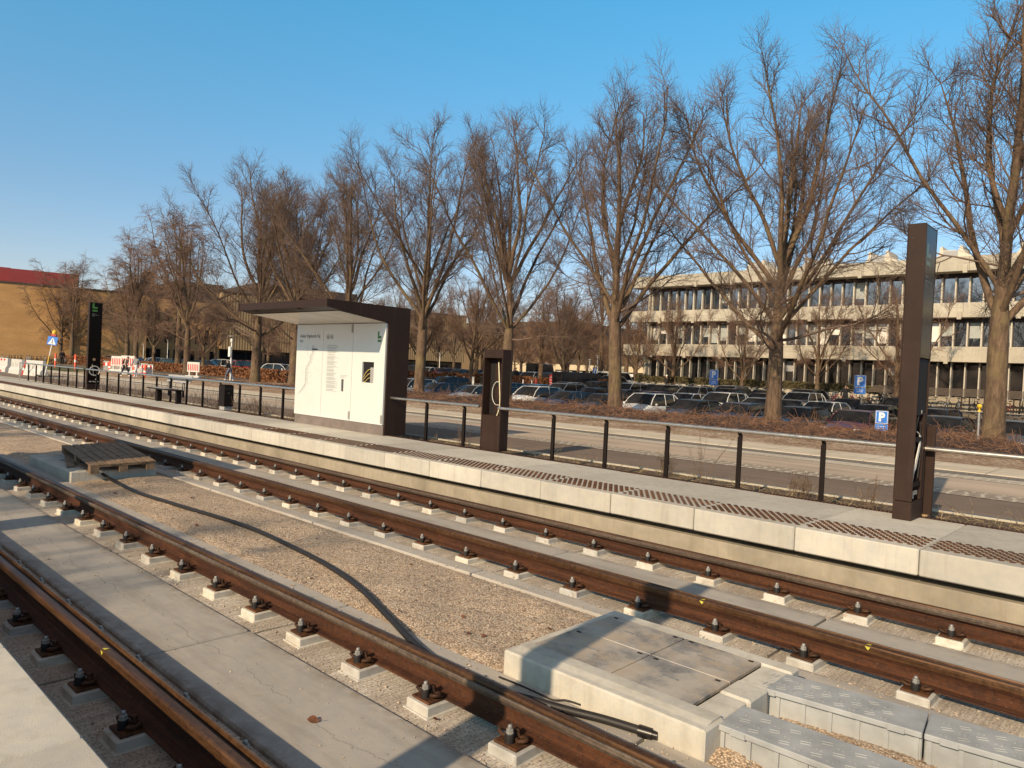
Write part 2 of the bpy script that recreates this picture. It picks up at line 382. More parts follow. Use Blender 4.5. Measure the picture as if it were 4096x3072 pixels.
def copy_tree(root, loc, rz=0.0, label=None, group=None):
    def cp(o, par):
        c = o.copy(); COL.objects.link(c)
        if par is not None: c.parent = par
        for ch in KIDS.get(o.name, ()): cp(ch, c)
        return c
    r = cp(root, None); r.location = loc; r.rotation_euler = (0, 0, rz)
    if label: r['label'] = label
    if group: r['group'] = group
    return r
KIDS = {}
def remember(root):
    for o in [root] + list(root.children_recursive): KIDS[o.name] = list(o.children)

class MB:
    def __init__(s): s.v = []; s.f = []; s.mi = []; s.sm = []
    def add(s, vs, fs, mat=0, smooth=False):
        o = len(s.v); s.v += [tuple(v) for v in vs]
        for f in fs: s.f.append(tuple(i+o for i in f)); s.mi.append(mat); s.sm.append(smooth)
        return s
    def box(s, x0, x1, y0, y1, z0, z1, mat=0, c=0.0, M=None):
        x0, x1 = min(x0, x1), max(x0, x1); y0, y1 = min(y0, y1), max(y0, y1); z0, z1 = min(z0, z1), max(z0, z1)
        cx, cy, cz = (x0+x1)/2, (y0+y1)/2, (z0+z1)/2; a, b, d = (x1-x0)/2, (y1-y0)/2, (z1-z0)/2
        if c <= 0:
            vs = [(cx+i*a, cy+j*b, cz+k*d) for i in (-1, 1) for j in (-1, 1) for k in (-1, 1)]
            fs = [(0, 1, 3, 2), (4, 6, 7, 5), (0, 4, 5, 1), (2, 3, 7, 6), (0, 2, 6, 4), (1, 5, 7, 3)]
        else:
            c = min(c, a*.9, b*.9, d*.9); vs = []; ix = {}
            for i in (-1, 1):
                for j in (-1, 1):
                    for k in (-1, 1):
                        for ax, p in enumerate(((a, b-c, d-c), (a-c, b, d-c), (a-c, b-c, d))):
                            ix[i, j, k, ax] = len(vs); vs.append((cx+i*p[0], cy+j*p[1], cz+k*p[2]))
            fs = []
            q = ((-1, -1), (1, -1), (1, 1), (-1, 1))
            for sg in (-1, 1):
                fs.append(tuple(ix[sg, j, k, 0] for j, k in q)[::sg]); fs.append(tuple(ix[i, sg, k, 1] for k, i in q)[::sg]); fs.append(tuple(ix[i, j, sg, 2] for i, j in q)[::sg])
            for i in (-1, 1):
                for j in (-1, 1):
                    fs.append((ix[i, j, -1, 0], ix[i, j, 1, 0], ix[i, j, 1, 1], ix[i, j, -1, 1])[::i*j])
                    fs.append((ix[i, -1, j, 2], ix[i, 1, j, 2], ix[i, 1, j, 0], ix[i, -1, j, 0])[::i*j])
                    fs.append((ix[-1, i, j, 1], ix[1, i, j, 1], ix[1, i, j, 2], ix[-1, i, j, 2])[::i*j])
                    for k in (-1, 1): fs.append((ix[i, j, k, 0], ix[i, j, k, 1], ix[i, j, k, 2])[::i*j*k])
        if M is not None: vs = [tuple(M @ Vector(v)) for v in vs]
        return s.add(vs, fs, mat)
    def prism(s, prof, axis, a0, a1, mat=0, smooth=False, caps=True):
        # prof: list of 2-D points in the plane across the axis ('x': (y,z), 'y': (x,z), 'z': (x,y))
        n = len(prof)
        def P(p, a): return {'x': (a, p[0], p[1]), 'y': (p[0], a, p[1]), 'z': (p[0], p[1], a)}[axis]
        vs = [P(p, a0) for p in prof] + [P(p, a1) for p in prof]
        fs = [(i, (i+1) % n, (i+1) % n+n, i+n) for i in range(n)]
        s.add(vs, fs, mat, smooth)
        if caps: s.add(vs, [tuple(range(n-1, -1, -1)), tuple(range(n, 2*n))], mat)
        return s
    def tube(s, pts, r, sides=8, mat=0, closed=False, caps=True, smooth=True):
        pts = [Vector(p) for p in pts]; n = len(pts); rs = r if isinstance(r, (list, tuple)) else [r]*n
        vs = []; up = None
        for i, p in enumerate(pts):
            t = (pts[(i+1) % n]-pts[i-1]) if closed else (pts[min(i+1, n-1)]-pts[max(i-1, 0)])
            t = t.normalized() if t.length > 1e-9 else Vector((0, 0, 1))
            if up is None: up = Vector((0, 0, 1)) if abs(t.z) < .9 else Vector((1, 0, 0))
            a = (up - t*up.dot(t)).normalized(); b = t.cross(a); up = a
            for k in range(sides):
                w = 2*PI*k/sides; vs.append(p+(a*math.cos(w)+b*math.sin(w))*rs[i])
        fs = []
        for i in range(n if closed else n-1):
            j = (i+1) % n
            for k in range(sides):
                k2 = (k+1) % sides; fs.append((i*sides+k, i*sides+k2, j*sides+k2, j*sides+k))
        s.add(vs, fs, mat, smooth)
        if caps and not closed: s.add(vs, [tuple(range(sides-1, -1, -1)), tuple((n-1)*sides+k for k in range(sides))], mat)
        return s
    def lathe(s, prof, c=(0, 0, 0), sides=12, mat=0, smooth=True):
        vs = []
        for r, z in prof:
            for k in range(sides):
                w = 2*PI*k/sides; vs.append((c[0]+r*math.cos(w), c[1]+r*math.sin(w), c[2]+z))
        n = len(prof); fs = [(i*sides+k, i*sides+(k+1) % sides, (i+1)*sides+(k+1) % sides, (i+1)*sides+k) for i in range(n-1) for k in range(sides)]
        s.add(vs, fs, mat, smooth)
        s.add(vs, [tuple(range(sides-1, -1, -1)), tuple((n-1)*sides+k for k in range(sides))], mat); return s
    def grid(s, P, mat=0, smooth=True):
        # P[i][j] rows of points
        n, m = len(P), len(P[0]); vs = [p for row in P for p in row]
        return s.add(vs, [(i*m+j, i*m+j+1, (i+1)*m+j+1, (i+1)*m+j) for i in range(n-1) for j in range(m-1)], mat, smooth)
    def mesh(s, name, mats):
        me = bpy.data.meshes.new(name); me.from_pydata(s.v, [], s.f)
        for m in mats: me.materials.append(MATS[m] if isinstance(m, str) else m)
        me.polygons.foreach_set('material_index', s.mi); me.polygons.foreach_set('use_smooth', s.sm); me.update(); return me
    def build(s, name, mats, parent=None):
        if isinstance(mats, str): mats = [mats]
        return link(name, s.mesh(name, mats), parent)

def struct(name, mb, mats): return tagp(mb.build(name, mats), kind='structure')

def arr_mesh(name, V, F, mats, smooth=True, mi=None):
    me = bpy.data.meshes.new(name); V = np.asarray(V, dtype=np.float32); F = np.asarray(F, dtype=np.int32)
    k = F.shape[1]; me.vertices.add(len(V)); me.vertices.foreach_set('co', V.ravel())
    me.loops.add(F.size); me.loops.foreach_set('vertex_index', F.ravel())
    me.polygons.add(len(F)); me.polygons.foreach_set('loop_start', np.arange(0, F.size, k, dtype=np.int32)); me.polygons.foreach_set('loop_total', np.full(len(F), k, dtype=np.int32))
    me.polygons.foreach_set('use_smooth', np.full(len(F), smooth))
    for m in mats: me.materials.append(MATS[m])
    if mi is not None: me.polygons.foreach_set('material_index', np.asarray(mi, dtype=np.int32))
    me.update(calc_edges=True); return me

def tubes(P, R, sides):
    # P (N,K,3) polylines, R (N,K) radii -> vertices and quads of N open tubes
    N, K, _ = P.shape
    T = np.empty_like(P); T[:, 1:-1] = P[:, 2:]-P[:, :-2]; T[:, 0] = P[:, 1]-P[:, 0]; T[:, -1] = P[:, -1]-P[:, -2]
    T /= np.linalg.norm(T, axis=2, keepdims=True)+1e-9
    ref = np.where(np.abs(T[:, :1, 2:3]) < .8, np.array([0, 0, 1.0]), np.array([1.0, 0, 0]))
    A = np.cross(T, np.broadcast_to(ref, T.shape)); A /= np.linalg.norm(A, axis=2, keepdims=True)+1e-9; B = np.cross(T, A)
    w = np.arange(sides)*2*PI/sides
    V = P[:, :, None]+R[:, :, None, None]*(A[:, :, None]*np.cos(w)[:, None]+B[:, :, None]*np.sin(w)[:, None])
    i = np.arange(N)[:, None, None]*K*sides; k = np.arange(K-1)[None, :, None]*sides; j = np.arange(sides)[None, None]; j2 = (j+1) % sides
    F = np.stack([i+k+j, i+k+j2, i+k+sides+j2, i+k+sides+j], -1).reshape(-1, 4)
    return V.reshape(-1, 3), F

def join_arr(parts):
    V = []; F = []; o = 0
    for v, f in parts: V.append(v); F.append(f+o); o += len(v)
    return np.concatenate(V), np.concatenate(F)

def text_mesh(name, body, mat, x0, x1, z0=None, z1=None, y=0, face='-y', parent=None, thin=.002, bold=0.0):
    """lettering laid on an upright face; x0..x1 is its width along the face, z0..z1 its height"""
    cu = bpy.data.curves.new(name, 'FONT'); cu.body = body; cu.size = 1; cu.resolution_u = 3; cu.offset = bold
    ob = bpy.data.objects.new(name, cu); me = bpy.data.meshes.new_from_object(ob); bpy.data.objects.remove(ob); bpy.data.curves.remove(cu)
    co = np.empty(len(me.vertices)*3, dtype=np.float32); me.vertices.foreach_get('co', co); co = co.reshape(-1, 3)
    mn, mx = co.min(0), co.max(0); u = (co[:, 0]-mn[0])/(mx[0]-mn[0]); v = (co[:, 1]-mn[1])/(mx[1]-mn[1])
    k = (x1-x0)/(mx[0]-mn[0])
    if z1 is None: z1 = z0+k*(mx[1]-mn[1])
    U = x0+u*(x1-x0); Z = z0+v*(z1-z0); out = np.empty_like(co)
    if face == '-y': out[:, 0] = U; out[:, 1] = y; out[:, 2] = Z
    elif face == '+x': out[:, 0] = y; out[:, 1] = U; out[:, 2] = Z
    elif face == '+y': out[:, 0] = -U; out[:, 1] = y; out[:, 2] = Z
    me.vertices.foreach_set('co', out.ravel()); me.materials.clear(); me.materials.append(MATS[mat]); me.update()
    o = link(name, me, parent); return o

# ------------------------------------------------------------------ ground
def zroad(x): return .40 + .002*max(-70, min(0, x))
def sstep(a, b, x):
    t = max(0, min(1, (x-a)/(b-a))); return t*t*(3-2*t)
def zlot(x, y):
    low = -.25+.034*max(0, min(y, 52)-32); base = low + (.45-low)*sstep(-52, -62, x)
    ys = 54.6 - 7.6*sstep(-36, -42, x)
    return base + (.86-base)*sstep(ys-.4, ys+.4, y)
def zground(x, y):
    if y <= -1.3: return .38
    if y < 10.3: return -.16
    if y < 29.2: return zroad(x)-.02
    if y < 30: return zroad(x)-.02 + (zlot(x, y)-.02-zroad(x)+.02)*(y-29.2)/.8
    return zlot(x, y)-.02
xs = [-900, -400, -200] + list(np.arange(-130, 31, 2.0)) + [60, 150, 400, 900]
ys = [-900, -300, -80, -30, -6, -1.31, -1.3, -1.28, 2, 6, 10.28, 10.3, 10.31, 14, 20, 26, 29.2, 30, 34, 38, 42] + list(np.arange(44, 58, .4)) + [60, 70, 90, 130, 200, 400, 900]
g = MB(); g.grid([[(x, y, zground(x, y)) for x in xs] for y in ys]); struct('ground', g, ['far_ground'])

def strip(name, y0, y1, dz, mat, x0=-140, x1=40, edge=0.0, step=5.0):
    m = MB(); X = list(np.arange(x0, x1+.1, step))
    rows = []
    if edge: rows.append([(x, y0, zroad(x)+dz-edge) for x in X])
    rows += [[(x, y0, zroad(x)+dz) for x in X], [(x, y1, zroad(x)+dz) for x in X]]
    if edge: rows.append([(x, y1, zroad(x)+dz-edge) for x in X])
    m.grid(rows, smooth=False); return struct(name, m, [mat])
strip('verge', 10.31, 12.0, .006, 'verge_soil')
strip('kerb_strip', 11.85, 11.97, .035, 'pave_concrete', edge=.06)
strip('road', 11.97, 14.2, .004, 'asphalt'); strip('cobble_gutter', 14.2, 14.95, .010, 'cobble_light')
strip('road_lane', 14.95, 17.1, .004, 'asphalt_light'); strip('cobble_band', 17.1, 17.85, .010, 'cobble_dirty')
strip('cobble_edge', 17.85, 18.5, .014, 'cobble_grey'); strip('pavement', 18.5, 20.5, .03, 'pavement', edge=.035)
m = MB(); X = np.arange(-76, 36, .8); Y = list(np.linspace(20.5, 29.2, 14))
m.grid([[(x, y, zroad(x)+.02+.10*math.sin(min(1, (y-20.5)/4)*PI/2)+.05*math.sin(x*1.3+y)*math.sin(y*2.1)*min(1, (y-20.5))) for x in X] for y in Y]); struct('planting_bed', m, ['mulch'])
m = MB(); X = list(np.arange(-140, -74, 4.0)); m.grid([[(x, y, zroad(x)+.03) for x in X] for y in (20.5, 25, 31)]); struct('lawn', m, ['green_grass'])
m = MB(); X = list(np.arange(-130, 33, 1.0)); Y = [30.0, 32, 35, 38, 41, 44] + list(np.arange(45, 54.2, .4))
m.grid([[(x, y, zlot(x, y)+.004) for x in X] for y in Y]); struct('car_park', m, ['lot_asphalt'])
m = MB()
for x in np.arange(-52, 24, 2.5): m.grid([[(x-.05, yy, zlot(x, yy)+.012), (x+.05, yy, zlot(x, yy)+.012)] for yy in np.arange(30.2, 35, .6)], smooth=False)
for x in np.arange(-34, 24, 2.5): m.grid([[(x-.05, yy, zlot(x, yy)+.012), (x+.05, yy, zlot(x, yy)+.012)] for yy in np.arange(41.2, 46, .6)], smooth=False)
struct('bay_markings', m, ['white_paint'])

# ------------------------------------------------------------------ track bed (z 0 = slab level)
XL, XR = -130.0, 12.0
Y1, Y2 = 1.667, 3.102          # gauge corners of the near track
Y3, Y4 = 5.723, 7.158          # gauge corners of the far track
RT = .25
def band(name, y0, y1, z1, z0, mat, seg=None, x0=XL, x1=XR, ch=.006):
    m = MB()
    if seg is None: m.box(x0, x1, y0, y1, z0, z1)
    else:
        a = seg[0]
        while a > x0: a -= seg[1]
        while a < x1: m.box(a+.014, a+seg[1]-.014, y0, y1, z0, z1, 0, ch); a += seg[1]
    return struct(name, m, [mat])
band('track_bed', .985, 1.975, 0, -.2, 'brushed_concrete', (-2.2, 3.0)); band('track_bed', 2.75, 3.44, 0, -.2, 'brushed_concrete', (-2.2, 3.0))
band('track_bed', 5.38, 6.06, 0, -.2, 'brushed_concrete', (-2.3, 2.98)); band('track_bed', 6.82, 7.9, 0, -.2, 'brushed_concrete', (-2.3, 2.98))
band('track_slab', 1.975, 2.75, .03, -.2, 'slab_concrete', (-2.2, 3.0), ch=.012); band('track_slab', 6.06, 6.82, .03, -.2, 'slab_concrete', (-2.3, 2.98), ch=.012)
band('kerb_strip', 3.44, 3.645, .045, -.2, 'slab_concrete', (-2.2, 3.0), ch=.01); band('kerb_strip', 5.17, 5.38, .045, -.2, 'slab_concrete', (-2.3, 2.98), ch=.01)
# gravel between the tracks: a bumpy sheet, hollowed beside the cable troughs, heaped at the pits
def hnoise(x, y): return .018*math.sin(x*2.3+y*1.7)*math.sin(x*.9-y*3.1)+.010*math.sin(x*6.1+2)*math.sin(y*7.3+x)+.006*math.sin(x*13.1-y*3)*math.sin(y*15.7)
def gz(x, y):
    e = min(1, max(0, min(y-3.64, 5.18-y))/.15)
    z = .018 + .022*e + hnoise(x, y)*e
    z += .055*math.exp(-((x+12.4)/.45)**2-((y-4.6)/.35)**2)
    if x > -1.95: z += (-.05*sstep(-1.9, -1.2, x)+.045*math.sin(x*5+1)*math.sin(y*6))*e
    if x > -1.9 and 4.05 < y < 4.65: z += .035*math.exp(-((x+1.6)/.3)**2)
    return z
Xg = list(np.arange(-130, -24, 1.0))+list(np.arange(-24, -6, .12))+list(np.arange(-6, 1.2, .05))+list(np.arange(1.2, 12.5, 1.0))
Yg = list(np.linspace(3.64, 5.175, 32))
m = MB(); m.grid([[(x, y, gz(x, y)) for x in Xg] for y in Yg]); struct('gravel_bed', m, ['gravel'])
# loose stones over the gravel
n = 9000; px = -nrg.random(n)**1.6*11+1.0; py = 3.66+nrg.random(n)*1.5
ok = ~((px > -3.45) & (px < -1.75) & (py < 5.05)); px, py = px[ok], py[ok]; pzz = np.array([gz(a, c) for a, c in zip(px, py)])
for ya, yb, q, zb in ((1.80, 1.98, 1500, 0), (2.74, 2.98, 1500, 0), (3.38, 3.66, 900, .045), (5.16, 5.40, 900, .045), (5.40, 6.05, 900, 0), (6.82, 7.6, 900, 0), (1.98, 2.75, 260, .03), (1.05, 1.7, 900, 0)):
    X2 = -nrg.random(q)**1.5*11+1.0; Y2_ = ya+(yb-ya)*nrg.random(q); px = np.concatenate([px, X2]); py = np.concatenate([py, Y2_]); pzz = np.concatenate([pzz, np.full(q, zb)])
n = len(px)
rr = .003+.008*nrg.random(n)**3+.010*nrg.random(n)**18
base = np.array([[1, 0, 0], [-.5, .8, .1], [-.6, -.8, 0], [.1, .1, .9], [0, 0, -.8]])
V = np.empty((n, 5, 3)); ang = nrg.random(n)*6.28; ca, sa = np.cos(ang), np.sin(ang)
for k in range(5):
    b = base[k]*(1+.4*(nrg.random((n, 3))-.5)); V[:, k, 0] = px+rr*(b[:, 0]*ca-b[:, 1]*sa); V[:, k, 1] = py+rr*(b[:, 0]*sa+b[:, 1]*ca)
    V[:, k, 2] = pzz+rr*(b[:, 2]*.8+.35)
Fc = np.array([[0, 1, 3], [1, 2, 3], [2, 0, 3], [1, 0, 4], [2, 1, 4], [0, 2, 4]])
F = (np.arange(n)[:, None, None]*5+Fc[None]).reshape(-1, 3)
simple('pebble', (.42, .345, .265), .9, var=.5, scale=60)
tagp(link('gravel_stones', arr_mesh('gravel_stones', V.reshape(-1, 3), F, ['pebble'], False)), kind='stuff')

# ------------------------------------------------------------------ rails
RP = [(-.058, -.012), (-.052, -.003), (-.040, 0), (-.014, 0), (-.004, -.004), (.001, -.016), (.006, -.038), (.016, -.046), (.028, -.046), (.036, -.038), (.040, -.010), (.043, -.004), (.054, -.004), (.057, -.010), (.056, -.030), (.040, -.055), (.010, -.075), (-.012, -.088),
      (-.016, -.115), (-.013, -.150), (.004, -.160), (.068, -.168), (.069, -.179), (-.112, -.179), (-.111, -.168), (-.046, -.160), (-.031, -.150), (-.028, -.115), (-.034, -.088), (-.056, -.055), (-.059, -.03)]
def rail(y, d, label):
    t = thing('grooved_rail', label, 'rail', (0, y, RT), 0, 'grooved tram rails')
    pr = [(a*d, b) for a, b in RP]; n = len(pr)
    X = [XL, -60, -30, -15, -8, -4, -1, 3, XR]
    m = MB(); vs = [(x, p[0], p[1]) for x in X for p in pr]
    for k in range(n):
        k2 = (k+1) % n; head = k < 14 or k >= 29
        m.add([vs[i*n+j] for i in range(len(X)) for j in (k, k2)], [(i*2, i*2+1, i*2+3, i*2+2) for i in range(len(X)-1)], 2 if 11 <= k < 15 else 0 if head else 1, False)
    m.build('rail_body', ['rail_head', 'rail_web', 'rail_lip'], t); return t
r1 = rail(Y1, 1, 'rusty grooved rail nearest the camera, crossing the bottom left corner')
r2 = rail(Y2, -1, 'rusty grooved rail beside the gravel strip and in front of the pit cover')
r3 = rail(Y3, 1, 'rusty grooved rail just behind the perforated pit cover, with yellow paint marks')
r4 = rail(Y4, -1, 'rusty grooved rail lying closest to the far platform edge')
for r, d, spots in ((r3, 1, (-2.95, -1.62)), (r1, 1, (-4.9,))):
    for x in spots:
        m = MB(); y0 = -.058 if d > 0 else .0
        m.add([(x-.02, -.052, .0025), (x+.018, -.05, .0025), (x+.01, -.02, .0025), (x-.006, -.03, .0025)], [(0, 1, 2, 3)])
        m.add([(x-.022, -.061, -.008), (x+.016, -.061, -.010), (x+.004, -.0615, -.032), (x-.004, -.0615, -.030)], [(0, 1, 2, 3)])
        m.build('paint_mark', ['yellow_paint'], r)

# rail fastenings: origin under the rail web at slab level
def fastening_parts(kind):
    out = []
    pad = MB(); pad.box(-.105, .105, -.235, .235, -.02, .062, 0, .008); pad.box(-.118, .122, -.250, .242, -.02, .005, 0, .004)
    plate = MB(); plate.box(-.085, .085, -.21, .21, .062, .078, 0, .004)
    for s in (-1, 1): plate.box(-.06, .06, s*.118, s*.135, .076, .094, 0, .004)
    out.append(('grout_pad', pad, ['white_grout'])); out.append(('base_plate', plate, ['rust_plate']))
    for s in (-1, 1):
        sp = MB(); y = s*.168
        sp.lathe([(.028, .076), (.030, .082), (.026, .088), (.031, .095), (.026, .102), (.031, .109), (.026, .116), (.030, .123), (.026, .130)], (0, y, 0), 10)
        out.append(('spring_washer', sp, ['black_rubber']))
        b = MB(); b.lathe([(.024, .130), (.024, .134)], (0, y, 0), 10); b.lathe([(.0205, .132), (.0215, .134), (.0215, .152), (.019, .155)], (0, y, 0), 6, 0, False); b.lathe([(.013, .155), (.0135, .157), (.0135, .170), (.011, .174)], (0, y, 0), 8)
        out.append(('bolt', b, ['galvanised']))
        c = MB()
        for sx in (-1, 1):
            pts = [(sx*.022, s*.105, .090), (sx*.05, s*.098, .100), (sx*.082, s*.112, .108), (sx*.096, s*.140, .112), (sx*.083, s*.166, .110), (sx*.055, s*.168, .100), (sx*.03, s*.142, .094)]
            c.tube(pts, .0115, 6)
        c.lathe([(.024, .08), (.024, .108), (.018, .112), (.017, .134), (.012, .138)], (.004, s*.112, 0), 6, 0, False); c.box(-.05, .06, s*.085, s*.150, .078, .092, 0, .004)
        out.append(('rail_clip', c, ['rust_dark']))
    return out
def make_fastening(detailed=True):
    t = thing('rail_fastening', '', 'rail fastening'); P = fastening_parts(0)
    if detailed:
        for n, mb, ms in P: mb.build(n, ms, t)
        return t
    bpy.data.objects.remove(t)
    M_ = MB(); mats = []
    for n, mb, ms in P:
        if ms[0] not in mats: mats.append(ms[0])
        M_.add(mb.v, mb.f, mats.index(ms[0]), False)
    o = M_.build('rail_fastening', mats); return tagp(o, None, 'rail fastening')
fd = make_fastening(True); remember(fd); fs = make_fastening(False); remember(fs)
FR = [(Y1-.022, -4.14, .722, 'nearest rail', .0), (Y2+.022, -2.64, .722, 'rail beside the gravel', .3), (Y3-.022, -1.27, .745, 'rail behind the pit cover', .1), (Y4+.022, -1.37, .745, 'rail along the far platform', .2)]
first_d = first_s = True
for y, x0, sp, nm, _ in FR:
    xmax = {0: -2.4, 1: -1.4, 2: -.2, 3: 0.2}[FR.index((y, x0, sp, nm, _))]
    for k in range(-8, 62):
        x = x0-k*sp
        if x > xmax: continue
        if x < -40: break
        det = x > -13.5
        lab = ('rusty sprung rail fastening on a white grout pad under the ' if det else 'small far-off rail fastening on a white pad under the ') + nm
        gr = ('near' if det else 'distant')+' fastenings under the '+nm
        src = fd if det else fs
        if det and first_d: o = fd; first_d = False; o.location = (x, y, 0); o['label'] = lab; o['group'] = gr
        elif not det and first_s: o = fs; first_s = False; o.location = (x, y, 0); o['label'] = lab; o['group'] = gr
        else: copy_tree(src, (x+rnd.uniform(-.012, .012), y, rnd.uniform(-.004, .003)), rnd.uniform(-.035, .035), lab, gr)
# ------------------------------------------------------------------ platforms
PT = .55
def discs():
    V = []; F = []
    for c in range(13):
        for r in range(9):
            x = -.56+c*.0915+(.0 if r % 2 else .0457); y = 8.245+r*.0655
            if abs(x) > .585: continue
            o = len(V)
            for rad, z in ((.029, PT-.001), (.027, PT+.005)):
                for k in range(8): V.append((x+rad*math.cos(k*PI/4), y+rad*math.sin(k*PI/4), z))
            for k in range(8): F.append((o+k, o+(k+1) % 8, o+8+(k+1) % 8, o+8+k))
            F += [(o+8, o+9, o+10, o+11), (o+8, o+11, o+12, o+15), (o+12, o+13, o+14, o+15)]
    return arr_mesh('tactile_studs', V, F, ['rust_plate'], False)
SP = 1.243
plat = thing('station_platform', 'pale concrete tram platform with rusty tactile studs behind the far track', 'platform', (0, 8.06, 0))
plat.location = (0, 0, 0)
dm = discs(); slab_me = None
for k in range(-3, 39):
    xc = -1.885-SP*(k+.5)
    if slab_me is None:
        m = MB(); m.box(-SP/2+.004, SP/2-.004, 8.06, 10.13, PT-.265, PT, 0, .012); slab_me = m.mesh('platform_slab', ['platform_concrete'])
    o = link('platform_slab', slab_me, plat); o.location = (xc, rnd.uniform(-.005, .005), rnd.uniform(-.003, .002))
    o = link('tactile_studs', dm, plat); o.location = (xc, 0, .001)
    if k == 38: xend = xc-SP/2
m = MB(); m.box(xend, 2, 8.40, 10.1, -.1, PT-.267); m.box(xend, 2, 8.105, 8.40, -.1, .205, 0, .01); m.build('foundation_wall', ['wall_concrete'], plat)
m = MB(); m.box(xend, 2, 10.135, 10.27, PT-.2, PT-.006)
for x in np.arange(-26, 2, .05): m.box(x, x+.02, 10.15, 10.255, PT-.006, PT+.006)
m.build('drain_channel', ['corten_strip'], plat)
np_ = thing('station_platform', 'sunlit pale concrete platform corner at the bottom left', 'platform')
for k in range(0, 24):
    m = MB(); x0 = 3.0-SP*k; m.box(x0-SP+.004, x0-.004, -1.25, 1.0, PT-.265, PT, 0, .012); m.build('platform_slab', ['platform_concrete'], np_)
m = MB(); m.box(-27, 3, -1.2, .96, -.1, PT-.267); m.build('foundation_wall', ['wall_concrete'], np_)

# ------------------------------------------------------------------ handrails
def handrail(x0, x1, posts, label, z=1.41, end_post=False):
    t = thing('handrail', label, 'handrail', (x0, 10.2, PT), 0, 'steel handrails along the platform back')
    m = MB(); m.tube([(0, 0, z-PT), (x1-x0, 0, z-PT)], .030, 12)
    x = x0+2.5
    while x < x1: m.tube([(x-x0-.006, 0, z-PT), (x-x0+.006, 0, z-PT)], .0312, 12); x += 3.72
    m.build('rail_tube', ['rail_steel'], t)
    for p in posts:
        m = MB(); a = p-x0
        m.prism([(.012, z-PT-.03), (.05, z-PT-.075), (.05, -.18), (.095, -.18), (.095, z-PT-.065), (.035, z-PT-.018), (.012, z-PT-.018)], 'x', a-.022, a+.022)
        m.box(a-.034, a+.034, .042, .049, -.02, z-PT-.09, 0)
        m.build('post', ['post_metal'], t)
    if end_post:
        m = MB(); m.tube([(0, 0, 0), (0, 0, z-PT)], .022, 8); m.build('end_post', ['rail_steel'], t)
    return t
handrail(-44.86, -34.62, [-43.47, -42.1, -40.8, -39.56, -38.29, -36.99, -35.77, -34.75], 'steel handrail at the far left end of the platform, before the dark logo totem', end_post=True)
handrail(-34.28, -17.16, [-31.93-1.24, -31.93, -30.65, -29.4, -28.13, -26.88, -25.64, -24.34, -23.13, -21.88, -20.63, -19.37, -18.12], 'steel handrail behind the bench and litter bin, left of the shelter')
handrail(-13.24, -10.38, [-12.06, -10.87], 'short steel handrail between the shelter and the open kiosk')
handrail(-9.84, -2.6, [-8.48, -7.3, -6.09, -4.86, -3.64], 'long steel handrail between the open kiosk and the tall brown pylon')
handrail(-2.38, 1.6, [-.9, .35], 'steel handrail to the right of the tall brown pylon')

